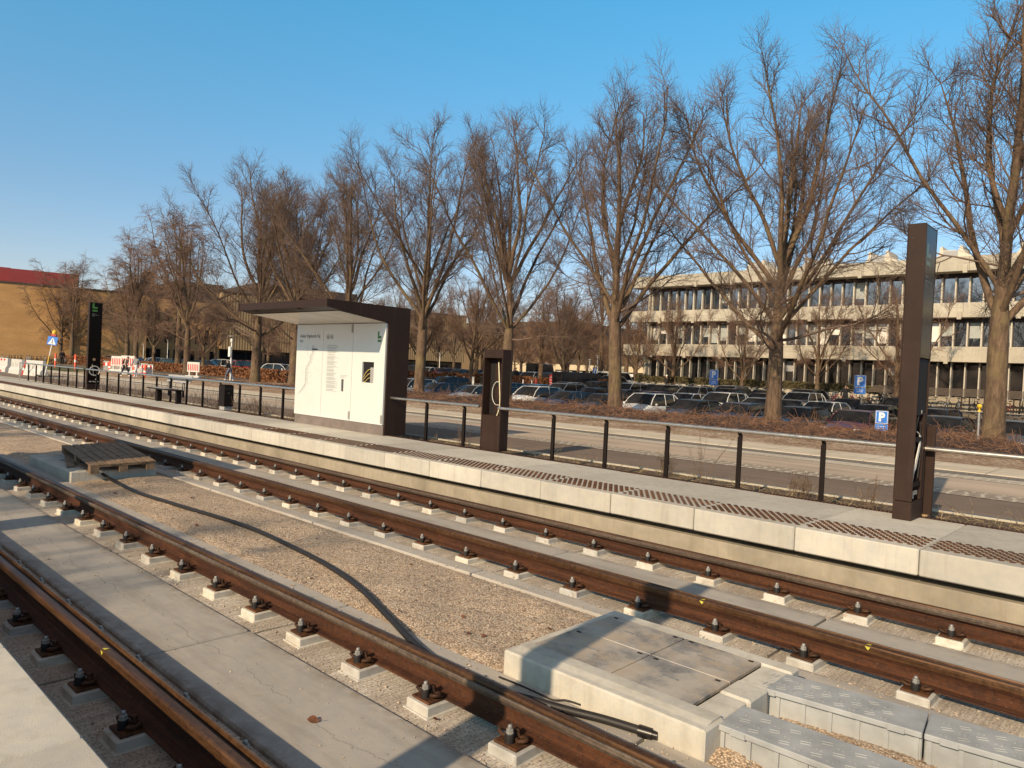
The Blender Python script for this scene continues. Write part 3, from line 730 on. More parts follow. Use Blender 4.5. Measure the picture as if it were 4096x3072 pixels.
# ------------------------------------------------------------------ shelter
def shelter(loc, rz, label, group=None, full=True):
    t = thing('tram_shelter', label, 'shelter', loc, rz, group)
    x0, x1 = -1.95, 1.95; B = 10.05  # drawn around x -15.2, y measured from the platform drawing
    y = lambda v: v-B
    m = MB(); m.prism([(y(10.05), 0), (y(10.65), 0), (y(10.65), 2.93), (y(8.42), 2.93), (y(8.42), 2.77), (y(8.62), 2.735), (y(10.05), 2.56)], 'x', x0, x1)
    m.box(x0-.01, x0+.03, y(8.41), y(8.50), 2.76, 2.94); m.build('body', ['brown_metal'], t)
    m = MB(); m.grid([[(x0+.04, y(8.75), 2.706), (x1-.04, y(8.75), 2.706)], [(x0+.04, y(10.02), 2.556), (x1-.04, y(10.02), 2.556)]], smooth=False)
    f = m.build('soffit', ['soffit'], t)
    m = MB()
    for a in (-.66, .62): m.grid([[(a-.004, y(8.75), 2.704), (a+.004, y(8.75), 2.704)], [(a-.004, y(10.02), 2.554), (a+.004, y(10.02), 2.554)]], smooth=False)
    m.build('soffit_joint', ['shelter_plinth'], t)
    m = MB()
    for a in (-1.2, .72): m.lathe([(.001, 2.748), (.075, 2.742), (.08, 2.75)], (a, y(8.54), 0), 12)
    m.build('downlight', ['black_void'], t)
    m = MB(); m.box(x0+.07, x1-.03, y(10.025), y(10.05), 0, .225, 0, .002); m.build('plinth', ['shelter_plinth'], t)
    m = MB()
    for a in (-1.1, -.98, -.86, .35, .62): m.lathe([(.012, 0), (.012, .006)], (0, 0, 0), 8, 0)
    P = [(-1.88, -.645), (-.635, .635), (.645, 1.905)]; z0, z1 = .235, 2.545; Y0, Y1_ = y(10.005), y(10.048)
    holes = [None, (.22, .32, .92, 1.21), (1.06, 1.51, 1.175, 1.655)]
    for (a, b), h in zip(P, holes):
        m = MB()
        if h is None: m.box(a, b, Y0, Y1_, z0, z1)
        else:
            h0, h1, k0, k1 = h
            m.box(a, h0, Y0, Y1_, z0, z1); m.box(h1, b, Y0, Y1_, z0, z1); m.box(h0, h1, Y0, Y1_, z0, k0); m.box(h0, h1, Y0, Y1_, k1, z1)
        pn = m.build('wall_panel', ['white_panel'], t)
        if h and full:
            m = MB(); m.box(h[0]-.01, h[1]+.01, y(10.046), y(10.049), h[2]-.01, h[3]+.01); m.build('screen_opening' if h[1]-h[0] > .2 else 'ticket_slot', ['black_void'], pn)
    if not full: return t
    m = MB(); m.box(1.365, 1.505, y(10.02), y(10.045), 1.18, 1.53); m.build('inner_plate', ['silver_panel'], t)
    for k, (z, r) in enumerate(((1.50, .2), (1.40, .18), (1.30, .12))):
        m = MB(); m.tube([(1.37, y(10.03), z), (1.28, y(10.025), z-.03), (1.17, y(10.03), z-.10), (1.09, y(10.035), z-.2 if z > 1.42 else z-.16 if z > 1.35 else 1.18)], .008, 6); m.build('loose_cable', ['yellow_cable'], t)
    m = MB()
    for (hx, hz) in ((.6, 2.34), (.6, .27), (1.87, .27)): m.box(hx-.03, hx+.03, Y0-.012, Y0, hz, hz+.19, 0, .004)
    m.build('hinge', ['galvanised'], t)
    F_ = Y0-.0015
    text_mesh('stop_name', 'Anker Engelunds Vej', 'ink', -1.73, -.79, 2.185, 2.305, F_, parent=t, bold=.01)
    text_mesh('stop_name', 'DTU', 'ink', -1.73, -1.59, 2.09, 2.155, F_, parent=t, bold=.02)
    m = MB(); m.box(1.61, 1.665, F_-.001, F_+.001, 2.20, 2.365); m.box(1.665, 1.75, F_-.001, F_+.001, 2.20, 2.255); m.box(1.61, 1.75, F_-.001, F_+.001, 2.12, 2.17); m.build('logo', ['logo_green'], t)
    # two round pictograms
    for cx, kind in ((-.42, 0), (-.26, 1)):
        m = MB(); m.tube([(cx+.055*math.cos(a), F_, 2.235+.055*math.sin(a)) for a in np.linspace(0, 2*PI, 20)[:-1]], .0045, 4, closed=True)
        if kind == 0: m.box(cx-.02, cx+.0, F_-.001, F_+.001, 2.21, 2.26); m.box(cx-.02, cx+.028, F_-.001, F_+.001, 2.205, 2.22)
        else: m.tube([(cx-.038, F_, 2.272), (cx+.038, F_, 2.197)], .005, 4); m.box(cx-.03, cx+.02, F_-.001, F_+.001, 2.222, 2.232); m.box(cx-.02, cx+.03, F_-.001, F_+.001, 2.245, 2.253)
        m.build('pictogram', ['ink'], t)
    # route diagram with its stops, and blocks of small print
    zs = lambda v: v-PT
    m = MB(); X_ = lambda v: v+15.2
    line = [(-16.325, 2.57), (-16.325, 2.38), (-16.41, 2.29), (-16.41, 2.18), (-16.59, 1.99), (-16.60, 1.58), (-16.91, 1.30)]
    m.tube([(X_(a), F_, zs(b)) for a, b in line], .005, 4)
    m.tube([(X_(-16.55), F_, zs(2.57)), (X_(-16.55), F_, zs(2.36)), (X_(-16.44), F_, zs(2.27))], .0025, 4)
    for z in np.arange(1.36, 2.56, .0475):
        xx = np.interp(z, [1.30, 1.58, 1.99, 2.18, 2.29, 2.38, 2.57], [-16.91, -16.60, -16.59, -16.41, -16.41, -16.325, -16.325]); L = .06+.07*rnd.random()
        m.box(X_(xx)+.015, X_(xx)+.015+L, F_-.001, F_+.001, zs(z)-.006, zs(z)+.006)
    for a, b in (((-16.41, 2.18), (-16.0, 1.9)), ((-16.6, 1.7), (-16.3, 1.8)), ((-16.85, 1.87), (-16.2, 1.87)), ((-16.9, 1.66), (-16.6, 1.66)), ((-16.7, 1.5), (-16.25, 1.64))):
        m.tube([(X_(a[0]), F_, zs(a[1])), (X_(b[0]), F_, zs(b[1]))], .0015, 4)
    m.build('route_diagram', ['ink_pale'], t)
    m = MB(); m.box(X_(-16.335), X_(-16.08), F_-.001, F_+.001, zs(2.455), zs(2.485)); m.build('stop_marker', ['ink'], t)
    m = MB(); z = 2.03
    for blk in (2, 3, 4, 2, 5, 6, 3, 4, 5, 4, 4, 5, 3):
        for k in range(blk):
            L = .5*(.55+.45*rnd.random()); m.box(-.43, -.43+L, F_-.001, F_+.001, z-.004, z+.004); z -= .0185
        z -= .018
        if z < .92: break
    for k in range(3): m.box(.18, .18+.3-.06*k, F_-.001, F_+.001, 1.30-k*.03, 1.308-k*.03)
    m.build('small_print', ['ink_pale'], t)
    return t
shelter((-15.2, 10.05, PT), 0, 'dark brown tram shelter with white information wall and cantilevered roof')
shelter((-14.1, -.95, PT), PI, 'dark shelter standing on the near platform, throwing its shadow on the tracks', full=False)

# ------------------------------------------------------------------ kiosk with an empty recess
def kiosk(loc, rz, label, full=True):
    t = thing('information_stand', label, 'information stand', loc, rz)
    W, D, H = .535, .24, 2.01
    m = MB(); x0, x1 = -W/2, W/2
    m.box(x0, x0+.025, 0, D, 0, H, 0, .003); m.box(x1-.025, x1, 0, D, 0, H, 0, .003); m.box(x0+.026, x1-.026, D-.03, D-.002, 0, H-.003)
    m.box(x0+.026, x1-.026, .006, D-.031, H-.17, H-.002); m.box(x0+.026, x1-.026, .008, D-.031, 0, .70)
    m.build('housing', ['brown_metal'], t)
    if not full: return t
    m = MB(); m.box(x0+.16, x1-.026, D-.045, D-.032, .72, 1.74); m.build('mounting_plate', ['brown_metal'], t)
    m = MB(); m.box(x0+.026, x0+.155, D-.04, D-.032, .72, 1.80); m.build('dark_panel', ['black_void'], t)
    for z in (1.33, .98, .73):
        m = MB(); m.box(x0+.20, x0+.25, D-.06, D-.046, z-.04, z+.04); m.box(x0+.26, x0+.285, D-.06, D-.046, z-.03, z+.01); m.build('bracket', ['black_void'], t)
    m = MB(); pts = [(x0+.27, .16, 1.76), (x0+.31, .13, 1.66), (x0+.38, .09, 1.38), (x0+.43, .07, 1.10), (x0+.44, .07, .90), (x0+.425, .05, .78), (x0+.40, .03, .68)]
    m.tube(pts, .011, 8); m.build('conduit', ['cream_cable'], t)
    m = MB(); pts = [(x0+.46, .14, 1.36)]+[(x0+.30+.145*math.cos(a)*1.0, .13, 1.14+.235*math.sin(a)) for a in np.linspace(.9, 2*PI-1.2-.25, 14)]+[(x0+.43, .12, .91)]
    m.tube(pts, .007, 6); m.build('conduit', ['white_cable'], t); return t
kiosk((-10.1, 10.25, PT), 0, 'brown metal information stand with an empty recess and loose cables')
kiosk((-9.55, -1.0, PT), PI, 'brown information stand on the near platform, casting a thin shadow', False)

# ------------------------------------------------------------------ tall pylons and totem
def logo_on_x(t, x, y0, y1, z0, z1, mat):
    m = MB(); w = y1-y0; h = z1-z0
    m.box(x, x+.002, y0, y0+w*.38, z0+h*.36, z1); m.box(x, x+.002, y0+w*.38, y1, z0+h*.36, z0+h*.56); m.box(x, x+.002, y0, y1, z0, z0+h*.2); m.build('logo', [mat], t)
p = thing('station_pylon', 'tall dark brown pylon with an open service hatch full of cables', 'pylon', (-2.485, 9.71, PT))
m = MB(); w = .105
m.box(-w, w, 0, .5, 0, .225, 0, .004); m.box(-w, -w+.012, .0, .5, .232, 3.6, 0, .003); m.box(-w+.012, w, 0, .012, .232, 3.6, 0, .003); m.box(-w+.012, w, .488, .5, .232, 3.6, 0, .003)
m.box(-w+.012, w-.012, .012, .488, 3.57, 3.595); m.box(-w+.012, w-.004, .40, .488, .232, 1.3); m.build('housing', ['brown_metal'], p)
m = MB(); m.box(-w+.013, -w+.02, .013, .487, .24, 3.56); m.build('inner_wall', ['black_void'], p)
m = MB(); m.box(w-.016, w-.004, .014, .486, 1.98, 3.57); m.build('display_glass', ['black_glass'], p)
m = MB(); m.box(w-.03, w-.018, .014, .486, 1.28, 1.97); m.build('dark_panel', ['black_void'], p)
logo_on_x(p, w-.0035, .06, .25, 3.10, 3.36, 'logo_green_dim')
text_mesh('lettering', 'Anker\nEngelunds Vej\nDTU', 'white_ink', .06, .36, 2.84, 2.99, w-.003, '+x', p)
for z in (.40, .95):
    m = MB(); m.box(-.02, w-.012, .03, .40, z, z+.06, 0, .003); m.build('bracket', ['post_metal'], p)
m = MB(); m.box(w-.04, w-.02, .05, .30, .30, .35); m.tube([(w-.05, .2, .25), (w-.05, .2, .33)], .02, 8); m.build('foot_bracket', ['galvanised'], p)
for k in range(5):
    m = MB(); o = k*.016
    m.tube([(w-.03-.01*k, .10+o, .46), (w-.025, .12+o, .62), (w-.02, .19+o, .78), (w-.018, .26+.012*k, .90), (w-.02, .29+.014*k, 1.0), (w-.02, .24, 1.05), (w-.03, .16, 1.08)], .0075, 6); m.build('service_cable', ['white_cable'], p)
m = MB(); m.tube([(w-.02, .04, .48), (w-.02, .05, .75)], .012, 6); m.build('service_cable', ['orange_cable'], p)
m = MB(); m.tube([(w-.03, .05, .8), (w-.015, .07, .9), (w-.03, .05, 1.0), (w-.03, .2, 1.25), (w-.04, .3, 1.5)], .012, 6); m.tube([(w-.03, .32, .5), (w-.02, .36, .8), (w-.03, .3, 1.2)], .01, 6); m.build('service_cable', ['black_rubber'], p)
m = MB(); m.box(w-.025, w-.012, .28, .31, 1.30, 1.34); m.build('lock', ['galvanised'], p)
t = thing('cover_panel', 'loose brown cover panel with a scribbled oval mark, leaning behind the tall pylon', 'panel', (-2.52, 10.33, PT+.02))
m = MB(); m.box(-.21, .215, 0, .055, 0, 1.12, 0, .006); m.box(-.205, .21, -.004, -.001, 1.0, 1.02); m.box(-.205, .21, -.004, -.001, 1.035, 1.05); m.build('sheet', ['brown_metal'], t)
m = MB(); m.tube([(.125+.026*math.cos(a), -.003, .845+.018*math.sin(a)) for a in np.linspace(0, 2*PI, 18)[:-1]], .0018, 4, closed=True); m.tube([(.108, -.003, .846), (.12, -.003, .852), (.128, -.003, .842), (.14, -.003, .848)], .0018, 4); m.build('chalk_mark', ['white_ink'], t)
m = MB()
for x, z in ((.09, .70), (.13, .70), (.10, .26), (.13, .14)): m.lathe([(.006, 0), (.006, .002)], (0, 0, 0), 6) if False else m.box(x-.005, x+.005, -.003, -.0005, z-.004, z+.004)
m.lathe([(.016, 0), (.016, .006)], (.075, -.004, .27), 10); m.build('screw_hole', ['black_void'], t)
b = MB(); b.box(-2.41, -2.33, 10.25, 10.36, PT+.001, PT+.02, 0); o = b.build('wood_block', ['timber_light']); tagp(o, 'small raw timber block propping up the leaning cover panel', 'block')
def totem(loc, rz, label, full=True):
    p = thing('station_totem', label, 'totem', loc, rz)
    m = MB(); w = .105
    m.box(-w, w, 0, .5, 0, .225, 0, .004); m.box(-w, w-.012, 0, .5, .232, 3.72, 0, .004); m.build('housing', ['brown_metal'], p)
    if not full: return p
    m = MB(); m.box(w-.011, w-.001, .012, .488, .24, 3.70); m.build('display_glass', ['black_glass'], p)
    logo_on_x(p, w, .10, .30, 3.33, 3.70-.02, 'logo_green')
    text_mesh('lettering', 'Anker\nEngelunds Vej\nDTU', 'white_ink', .10, .36, 3.12, 3.25, w+.001, '+x', p)
    m = MB(); m.tube([(w+.004, .24+.055*math.cos(a), 1.28+.055*math.sin(a)) for a in np.linspace(0, 2*PI, 14)[:-1]], .004, 4, closed=True); m.lathe([(.05, 0), (.05, .004)], (0, 0, 0), 10)
    m.v[-20:] = [(w+.002+v[2], .24+v[0], 1.28+v[1]) for v in m.v[-20:]]; m.build('cable_hole', ['timber_light'], p)
    for k, r in enumerate((.20, .185, .21)):
        m = MB(); m.tube([(w+.03+.012*k, .26+r*math.cos(a)*1.0, .80+r*math.sin(a)) for a in np.linspace(.3*k, 2*PI+.3*k, 22)], .0085, 6); m.build('coiled_cable', ['white_cable'], p)
    m = MB(); m.tube([(w+.04, .16, 1.08), (w+.05, .20, .85), (w+.04, .22, .62)], .007, 6); m.tube([(w+.05, .40, .68), (w+.05, .36, .5), (w+.04, .30, .42)], .008, 6); m.build('loose_cable', ['white_cable'], p)
    m = MB()
    for y in (.08, .13, .19, .24, .30, .36, .41): m.box(w, w+.006, y, y+.02, .30+.02*rnd.random(), .36); 
    m.build('terminal', ['white_cable'], p); return p
totem((-34.4, 10.24, PT), 0, 'black totem with a green logo and coiled white cable on the far platform')
totem((-2.31, -.65, PT), PI, 'brown totem on the near platform, casting a broad shadow across the pit cover', False)

# ------------------------------------------------------------------ bench and bin
t = thing('bench', 'dark platform bench with a silver backrest and steel armrest hoops', 'bench', (-25.1, 10.0, PT))
X_ = lambda v: v+25.1
m = MB(); m.box(X_(-26.75), X_(-24.35), -.12, .20, .42, .465, 0, .006); m.build('seat', ['post_metal'], t)
m = MB(); m.box(X_(-26.74), X_(-25.2), -.118, .19, .4655, .472); m.build('seat_pad', ['silver_panel'], t)
for a in (-26.16, -24.55):
    m = MB(); m.box(X_(a), X_(a)+.12, -.02, .14, 0, .42, 0, .005); m.box(X_(a)+.1205, X_(a)+.123, .04, .07, .22, .25); m.box(X_(a)+.1205, X_(a)+.123, .04, .07, .12, .15); m.build('leg', ['post_metal'], t)
m = MB(); m.prism([(.30, .70), (.325, .70), (.40, .94), (.375, .94)], 'x', X_(-26.12), X_(-24.2)); m.build('backrest', ['silver_panel'], t)
for a in (-26.0, -24.8):
    m = MB(); m.box(X_(a)-.06, X_(a)+.06, .33, .36, .2, .80); m.build('back_support', ['post_metal'], t)
for a in (-25.78, -24.6):
    m = MB(); m.tube([(X_(a), .0, .47), (X_(a), .0, .66), (X_(a)+.04, .0, .69), (X_(a)+.6, .0, .69), (X_(a)+.64, .0, .66), (X_(a)+.64, .0, .47)], .012, 6); m.build('armrest', ['galvanised'], t)
t = thing('litter_bin', 'square dark litter bin on a pale grey foot beside the handrail', 'litter bin', (-21.62, 10.17, PT))
m = MB(); m.box(-.19, .19, .0, .30, .12, .76, 0, .008); m.box(-.185, .185, .005, .295, .765, .78, 0, .004); m.build('body', ['post_metal'], t)
m = MB(); m.box(-.165, .165, .03, .27, 0, .118); m.build('foot', ['silver_panel'], t)
m = MB(); m.box(.191, .196, .13, .15, .52, .54); m.build('lock', ['galvanised'], t)
m = MB(); m.box(.1905, .193, .04, .26, .62, .70); m.build('slot', ['black_void'], t)

# ------------------------------------------------------------------ cable pits, pallet, troughs, cables
def pit(x0, x1, y0, y1, z1, label, cover=True, notch=False):
    t = thing('cable_pit', label, 'cable pit', ((x0+x1)/2, (y0+y1)/2, 0)); cx, cy = (x0+x1)/2, (y0+y1)/2
    a, b = (x1-x0)/2, (y1-y0)/2; wy0, wx0, wx1, wy1 = .23, .07, .22, .13
    m = MB(); m.box(-a, a, -b, -b+wy0, -.1, z1, 0, .012); m.box(-a, a, b-wy1, b, -.1, z1, 0, .012); m.box(-a, -a+wx0, -b+wy0-.01, b-wy1+.01, -.1, z1-.003, 0, .01)
    if notch: m.box(a-wx1+.015, a, -.10, .16, -.1, z1-.002, 0, .015); m.box(a-wx1+.016, a-.02, -b+wy0-.004, -.102, -.1, z1-.012, 0, .01); m.box(a-wx1+.016, a-.02, .162, b-wy1+.004, -.1, z1-.012, 0, .01)
    else: m.box(a-wx1, a, -b+wy0-.01, b-wy1+.01, -.1, z1-.003, 0, .012)
    m.build('frame', ['pit_concrete'], t)
    m = MB(); m.prism([(-b+.055, z1-.001), (-b+.12, z1+.012), (-b+wy0-.002, z1+.010), (-b+wy0-.002, z1-.02)], 'x', -a+.05, a-.02); m.build('bevelled_edge', ['pit_concrete'], t)
    if cover:
        X0, X1, Yb, Yt = -a+wx0, a-wx1+.015, -b+wy0, b-wy1; xm = X0+(X1-X0)*.53; ym = (Yb+Yt)/2
        for xa, xb in ((X0, xm), (xm, X1)):
            for ya, yb in ((Yb, ym), (ym, Yt)):
                m = MB(); m.box(xa+.004, xb-.004, ya+.004, yb-.004, z1-.02, z1+.006, 0, .003); c = m.build('cover_plate', ['perforated_steel'], t)
                m = MB(); m.box((xa+xb)/2-.06, (xa+xb)/2+.06, (ya+yb)/2-.012, (ya+yb)/2+.012, z1+.007, z1+.010); m.build('handle', ['galvanised'], c)
                m = MB()
                for hx in (xa+.05, xb-.08): m.box(hx, hx+.035, yb-.05, yb-.03, z1+.0065, z1+.009)
                m.build('slot', ['black_void'], c)
    return t
pit(-3.36, -1.84, 3.645, 4.96, .205, 'pale concrete cable pit with a four-part perforated steel cover', True, True)
pit(-15.25, -12.86, 3.66, 4.96, .205, 'concrete cable pit frame lying under the wooden pallet', True)
t = thing('wooden_pallet', 'weathered wooden pallet lying on the far cable pit', 'pallet', (-13.65, 4.42, .25), math.radians(-4)); t.rotation_euler = (math.radians(2), math.radians(3), math.radians(-4))
for k, (y, w) in enumerate(((-.47, .145), (-.305, .10), (-.185, .145), (-.02, .10), (.10, .145), (.265, .10), (.385, .12))):
    m = MB(); m.box(-1.02+rnd.uniform(-.01, .01), 1.02+rnd.uniform(-.01, .01), y, y+w, .122, .144, 0, .004); m.build('deck_board', ['timber_old'], t)
for x in (-1.01, -.07, .87):
    m = MB(); m.box(x, x+.145, -.47, .50, .098, .121, 0, .003); m.build('stringer', ['timber_old'], t)
    for y in (-.47, -.05, .36):
        m = MB(); m.box(x, x+.145, y, y+.13, .022, .097, 0, .004); m.build('block', ['timber_old'], t)
for y in (-.47, -.05, .36):
    m = MB(); m.box(-1.01, 1.015, y, y+.13, 0, .021, 0, .003); m.build('bottom_board', ['timber_old'], t)
m = MB(); m.box(-.65, .65, -.06, .06, 0, .022, 0, .003); o = m.build('loose_board', ['timber_old']); o.location = (-13.9, 3.93, .235); o.rotation_euler = (0, .02, math.radians(-14)); tagp(o, 'loose grey board lying under the edge of the wooden pallet', 'board')

def trough(x, y, rz, L, label):
    t = thing('cable_trough', label, 'cable trough', (x, y, 0), rz, 'grey cable troughs leading away from the pit')
    m = MB(); m.box(0.003, L-.003, -.135, .135, -.15, .155, 0, .006)
    for k in range(7):
        a = .03+k*(L-.06)/6; m.box(a-.012, a+.012, -.150, -.135, -.15, .152, 0); m.box(a-.012, a+.012, .135, .150, -.15, .152, 0)
    m.build('channel', ['trough_grey'], t)
    m = MB(); m.box(0.002, L-.002, -.17, .17, .157, .192, 0, .006)
    for a in (.08, L-.18): m.box(a, a+.09, -.178, -.17, .157, .188, 0, .002)
    n = int(L*.8/.085)
    for i in range(n):
        for j in range(3):
            for q in (0, 1):
                cx, cy = .10+i*.085, -.10+j*.085; an = math.radians(20 if (i+j) % 2 else 75)
                for w in (-.5, .5):
                    ox, oy = -math.sin(an)*w*.028, math.cos(an)*w*.028
                    dx, dy = math.cos(an)*.028, math.sin(an)*.028
                    if q == 0: m.box(-.028, .028, -.004, .004, .1925, .1955, 0, 0, Matrix.Translation((cx+ox, cy+oy, 0)) @ Matrix.Rotation(an, 4, 'Z'))
    m.build('lid', ['trough_grey'], t); return t
a1 = math.atan2(.2, 1.5)
for k, lab in enumerate(('grey cable trough with tread-pattern lid, joined to the rear corner of the pit', 'second grey trough of the rear line, after the lid joint', 'grey trough of the rear line at the frame edge')):
    trough(-2.0+k*.985*math.cos(a1), 4.64+k*.985*math.sin(a1), a1, .98, lab)
for k, lab in enumerate(('grey tread-lid trough beside the front corner of the pit', 'grey trough continuing the front line at the bottom edge')):
    trough(-1.86+k*.985, 3.98+k*.02, .02, .98, lab)
def smooth(pts, n=6):
    P = [Vector(p) for p in pts]; out = []
    for i in range(len(P)-1):
        a, b, c, d = P[max(i-1, 0)], P[i], P[i+1], P[min(i+2, len(P)-1)]
        for k in range(n):
            t = k/n; out.append(.5*((2*b)+(c-a)*t+(2*a-5*b+4*c-d)*t*t+(3*b-a-3*c+d)*t**3))
    return out+[P[-1]]
m = MB(); m.tube(smooth([(-13.6, 4.02, .26), (-13.25, 4.06, .245), (-12.9, 4.12, .15), (-12.35, 4.15, .085), (-11.26, 4.11, .075), (-10.18, 4.18, .075), (-8.99, 4.28, .075), (-8.11, 4.31, .075), (-6.89, 4.21, .075), (-6.18, 4.11, .075), (-5.48, 3.95, .075), (-4.69, 3.68, .075), (-4.0, 3.44, .075), (-3.4, 3.33, .075), (-2.75, 3.475, .075), (-2.45, 3.57, .075), (-2.17, 3.64, .07)]), .0255, 10)
cb = m.build('power_cable', ['black_rubber']); tagp(cb, 'thick black cable snaking over the gravel from the pallet to the pit', 'cable')
m = MB(); m.tube([(-2.24, 3.618, .072), (-2.16, 3.642, .07)], .035, 10); m.tube([(-2.165, 3.64, .07), (-2.13, 3.65, .07)], .026, 10); m.build('end_cap', ['black_plastic'], cb)
m = MB(); m.tube(smooth([(-3.30, 3.55, .06), (-3.1, 3.545, .07), (-2.93, 3.56, .06), (-2.84, 3.57, .055), (-2.78, 3.62, .06), (-2.68, 3.64, .06)], 4), .007, 6); o = m.build('steel_rod', ['black_rubber']); tagp(o, 'thin bent black rod lying between the rail and the pit', 'rod')
# fallen leaves
def leaf(x, y, z, s, an, label, group=None):
    m = MB(); P = []
    for i in range(6):
        u = i/5; w = math.sin(u*PI)*.42*(1-.3*u); P.append([(u-.5, -w, .12*abs(w)+.10*math.sin(u*5+an)), (u-.5, 0, .02+.10*math.sin(u*5+an)), (u-.5, w, .14*w+.12*math.sin(u*4+an))])
    P = [[(a*s, b*s, c*s) for a, b, c in r] for r in P]
    m.grid(P); m.tube([(.5*s, 0, .02*s), (.75*s, .05*s, .05*s)], .03*s, 4)
    o = m.build('fallen_leaf', ['dry_leaf']); o.location = (x, y, z+.01); o.rotation_euler = (rnd.uniform(-.3, .3), rnd.uniform(-.2, .2), an); return tagp(o, label, 'leaf', group)
leaf(-3.62, 2.33, .032, .075, .6, 'curled brown leaf on the smooth slab between the near rails')
LV = [(-3.95, 4.05, .05), (-4.35, 4.2, .045), (-4.75, 3.85, .05), (-3.7, 4.55, .05), (-5.2, 4.5, .04), (-6.1, 3.85, .05), (-3.5, 3.60, .05), (-1.95, 3.72, .06), (-2.3, 3.72, .05), (-1.5, 3.64, .07), (-1.35, 3.60, .09), (-1.62, 3.72, .08), (-1.8, 3.62, .05), (-2.05, 3.70, .06), (-7.4, 4.7, .05), (-8.8, 3.9, .06), (-10.6, 4.6, .07), (-11.6, 3.9, .06), (-5.9, 4.9, .04), (-4.05, 3.98, .055)]
for x, y, s in LV: leaf(x, y, gz(x, y), s, rnd.random()*6, 'small dry brown leaf lying on the gravel between the tracks', 'dry leaves on the gravel')
for x, y in ((-4.45, 1.2), (-3.9, 1.16), (-5.6, 2.95), (-7.0, 2.72), (-3.2, 2.9), (-9.2, 2.8)): leaf(x, y, .01, .04, rnd.random()*6, 'tiny dry leaf on the rough concrete beside a rail', 'dry leaves beside the rails')
# ------------------------------------------------------------------ bare trees
def norm(a): return a/(np.linalg.norm(a, axis=-1, keepdims=True)+1e-9)
def grow(r, base, d, L, K, up, wig):
    """N branches at once: base (N,3), dir (N,3), L (N,), bending upward by `up` with wiggle"""
    N = len(base); P = np.empty((N, K, 3)); P[:, 0] = base; d = norm(d); st = L/(K-1)
    for k in range(1, K):
        d = norm(d+np.array([0, 0, 1.0])*up/(K-1)+r.normal(0, wig, (N, 3))); P[:, k] = P[:, k-1]+d*st[:, None]
    return P
def spawn(r, P, R, n, t0, t1, ang0, ang1, lmin, lmax, K, up, wig, r0, r1, taper=.6, out=0.0):
    N, KK, _ = P.shape
    t = t0+(t1-t0)*(np.arange(n)[None, :]+r.random((N, n)))/n
    f = t*(KK-1); i = np.minimum(f.astype(int), KK-2); w = (f-i)[..., None]; idx = np.arange(N)[:, None]
    b = P[idx, i]*(1-w)+P[idx, i+1]*w; d = norm(P[idx, i+1]-P[idx, i])
    q = r.normal(0, 1, (N, n, 3)); q[..., 2] *= .6; q = norm(q-d*(q*d).sum(-1, keepdims=True))
    a = np.radians(ang0+(ang1-ang0)*r.random((N, n)))[..., None]
    dd = d*np.cos(a)+q*np.sin(a)
    if out:
        o = b.copy(); o[..., 2] = 0; dd = norm(dd+norm(o)*out)
    L = (lmin+(lmax-lmin)*r.random((N, n)))*(1-taper*t)
    prad = R[idx, i]
    b = b.reshape(-1, 3); dd = dd.reshape(-1, 3); L = L.reshape(-1)
    C = grow(r, b, dd, L, K, up, wig)
    rr0 = np.minimum(r0*(.7+.6*r.random(len(L))), prad.reshape(-1)*.8)
    RR = rr0[:, None]*(1-np.linspace(0, 1, K)[None]*(1-r1/r0))
    return C, RR
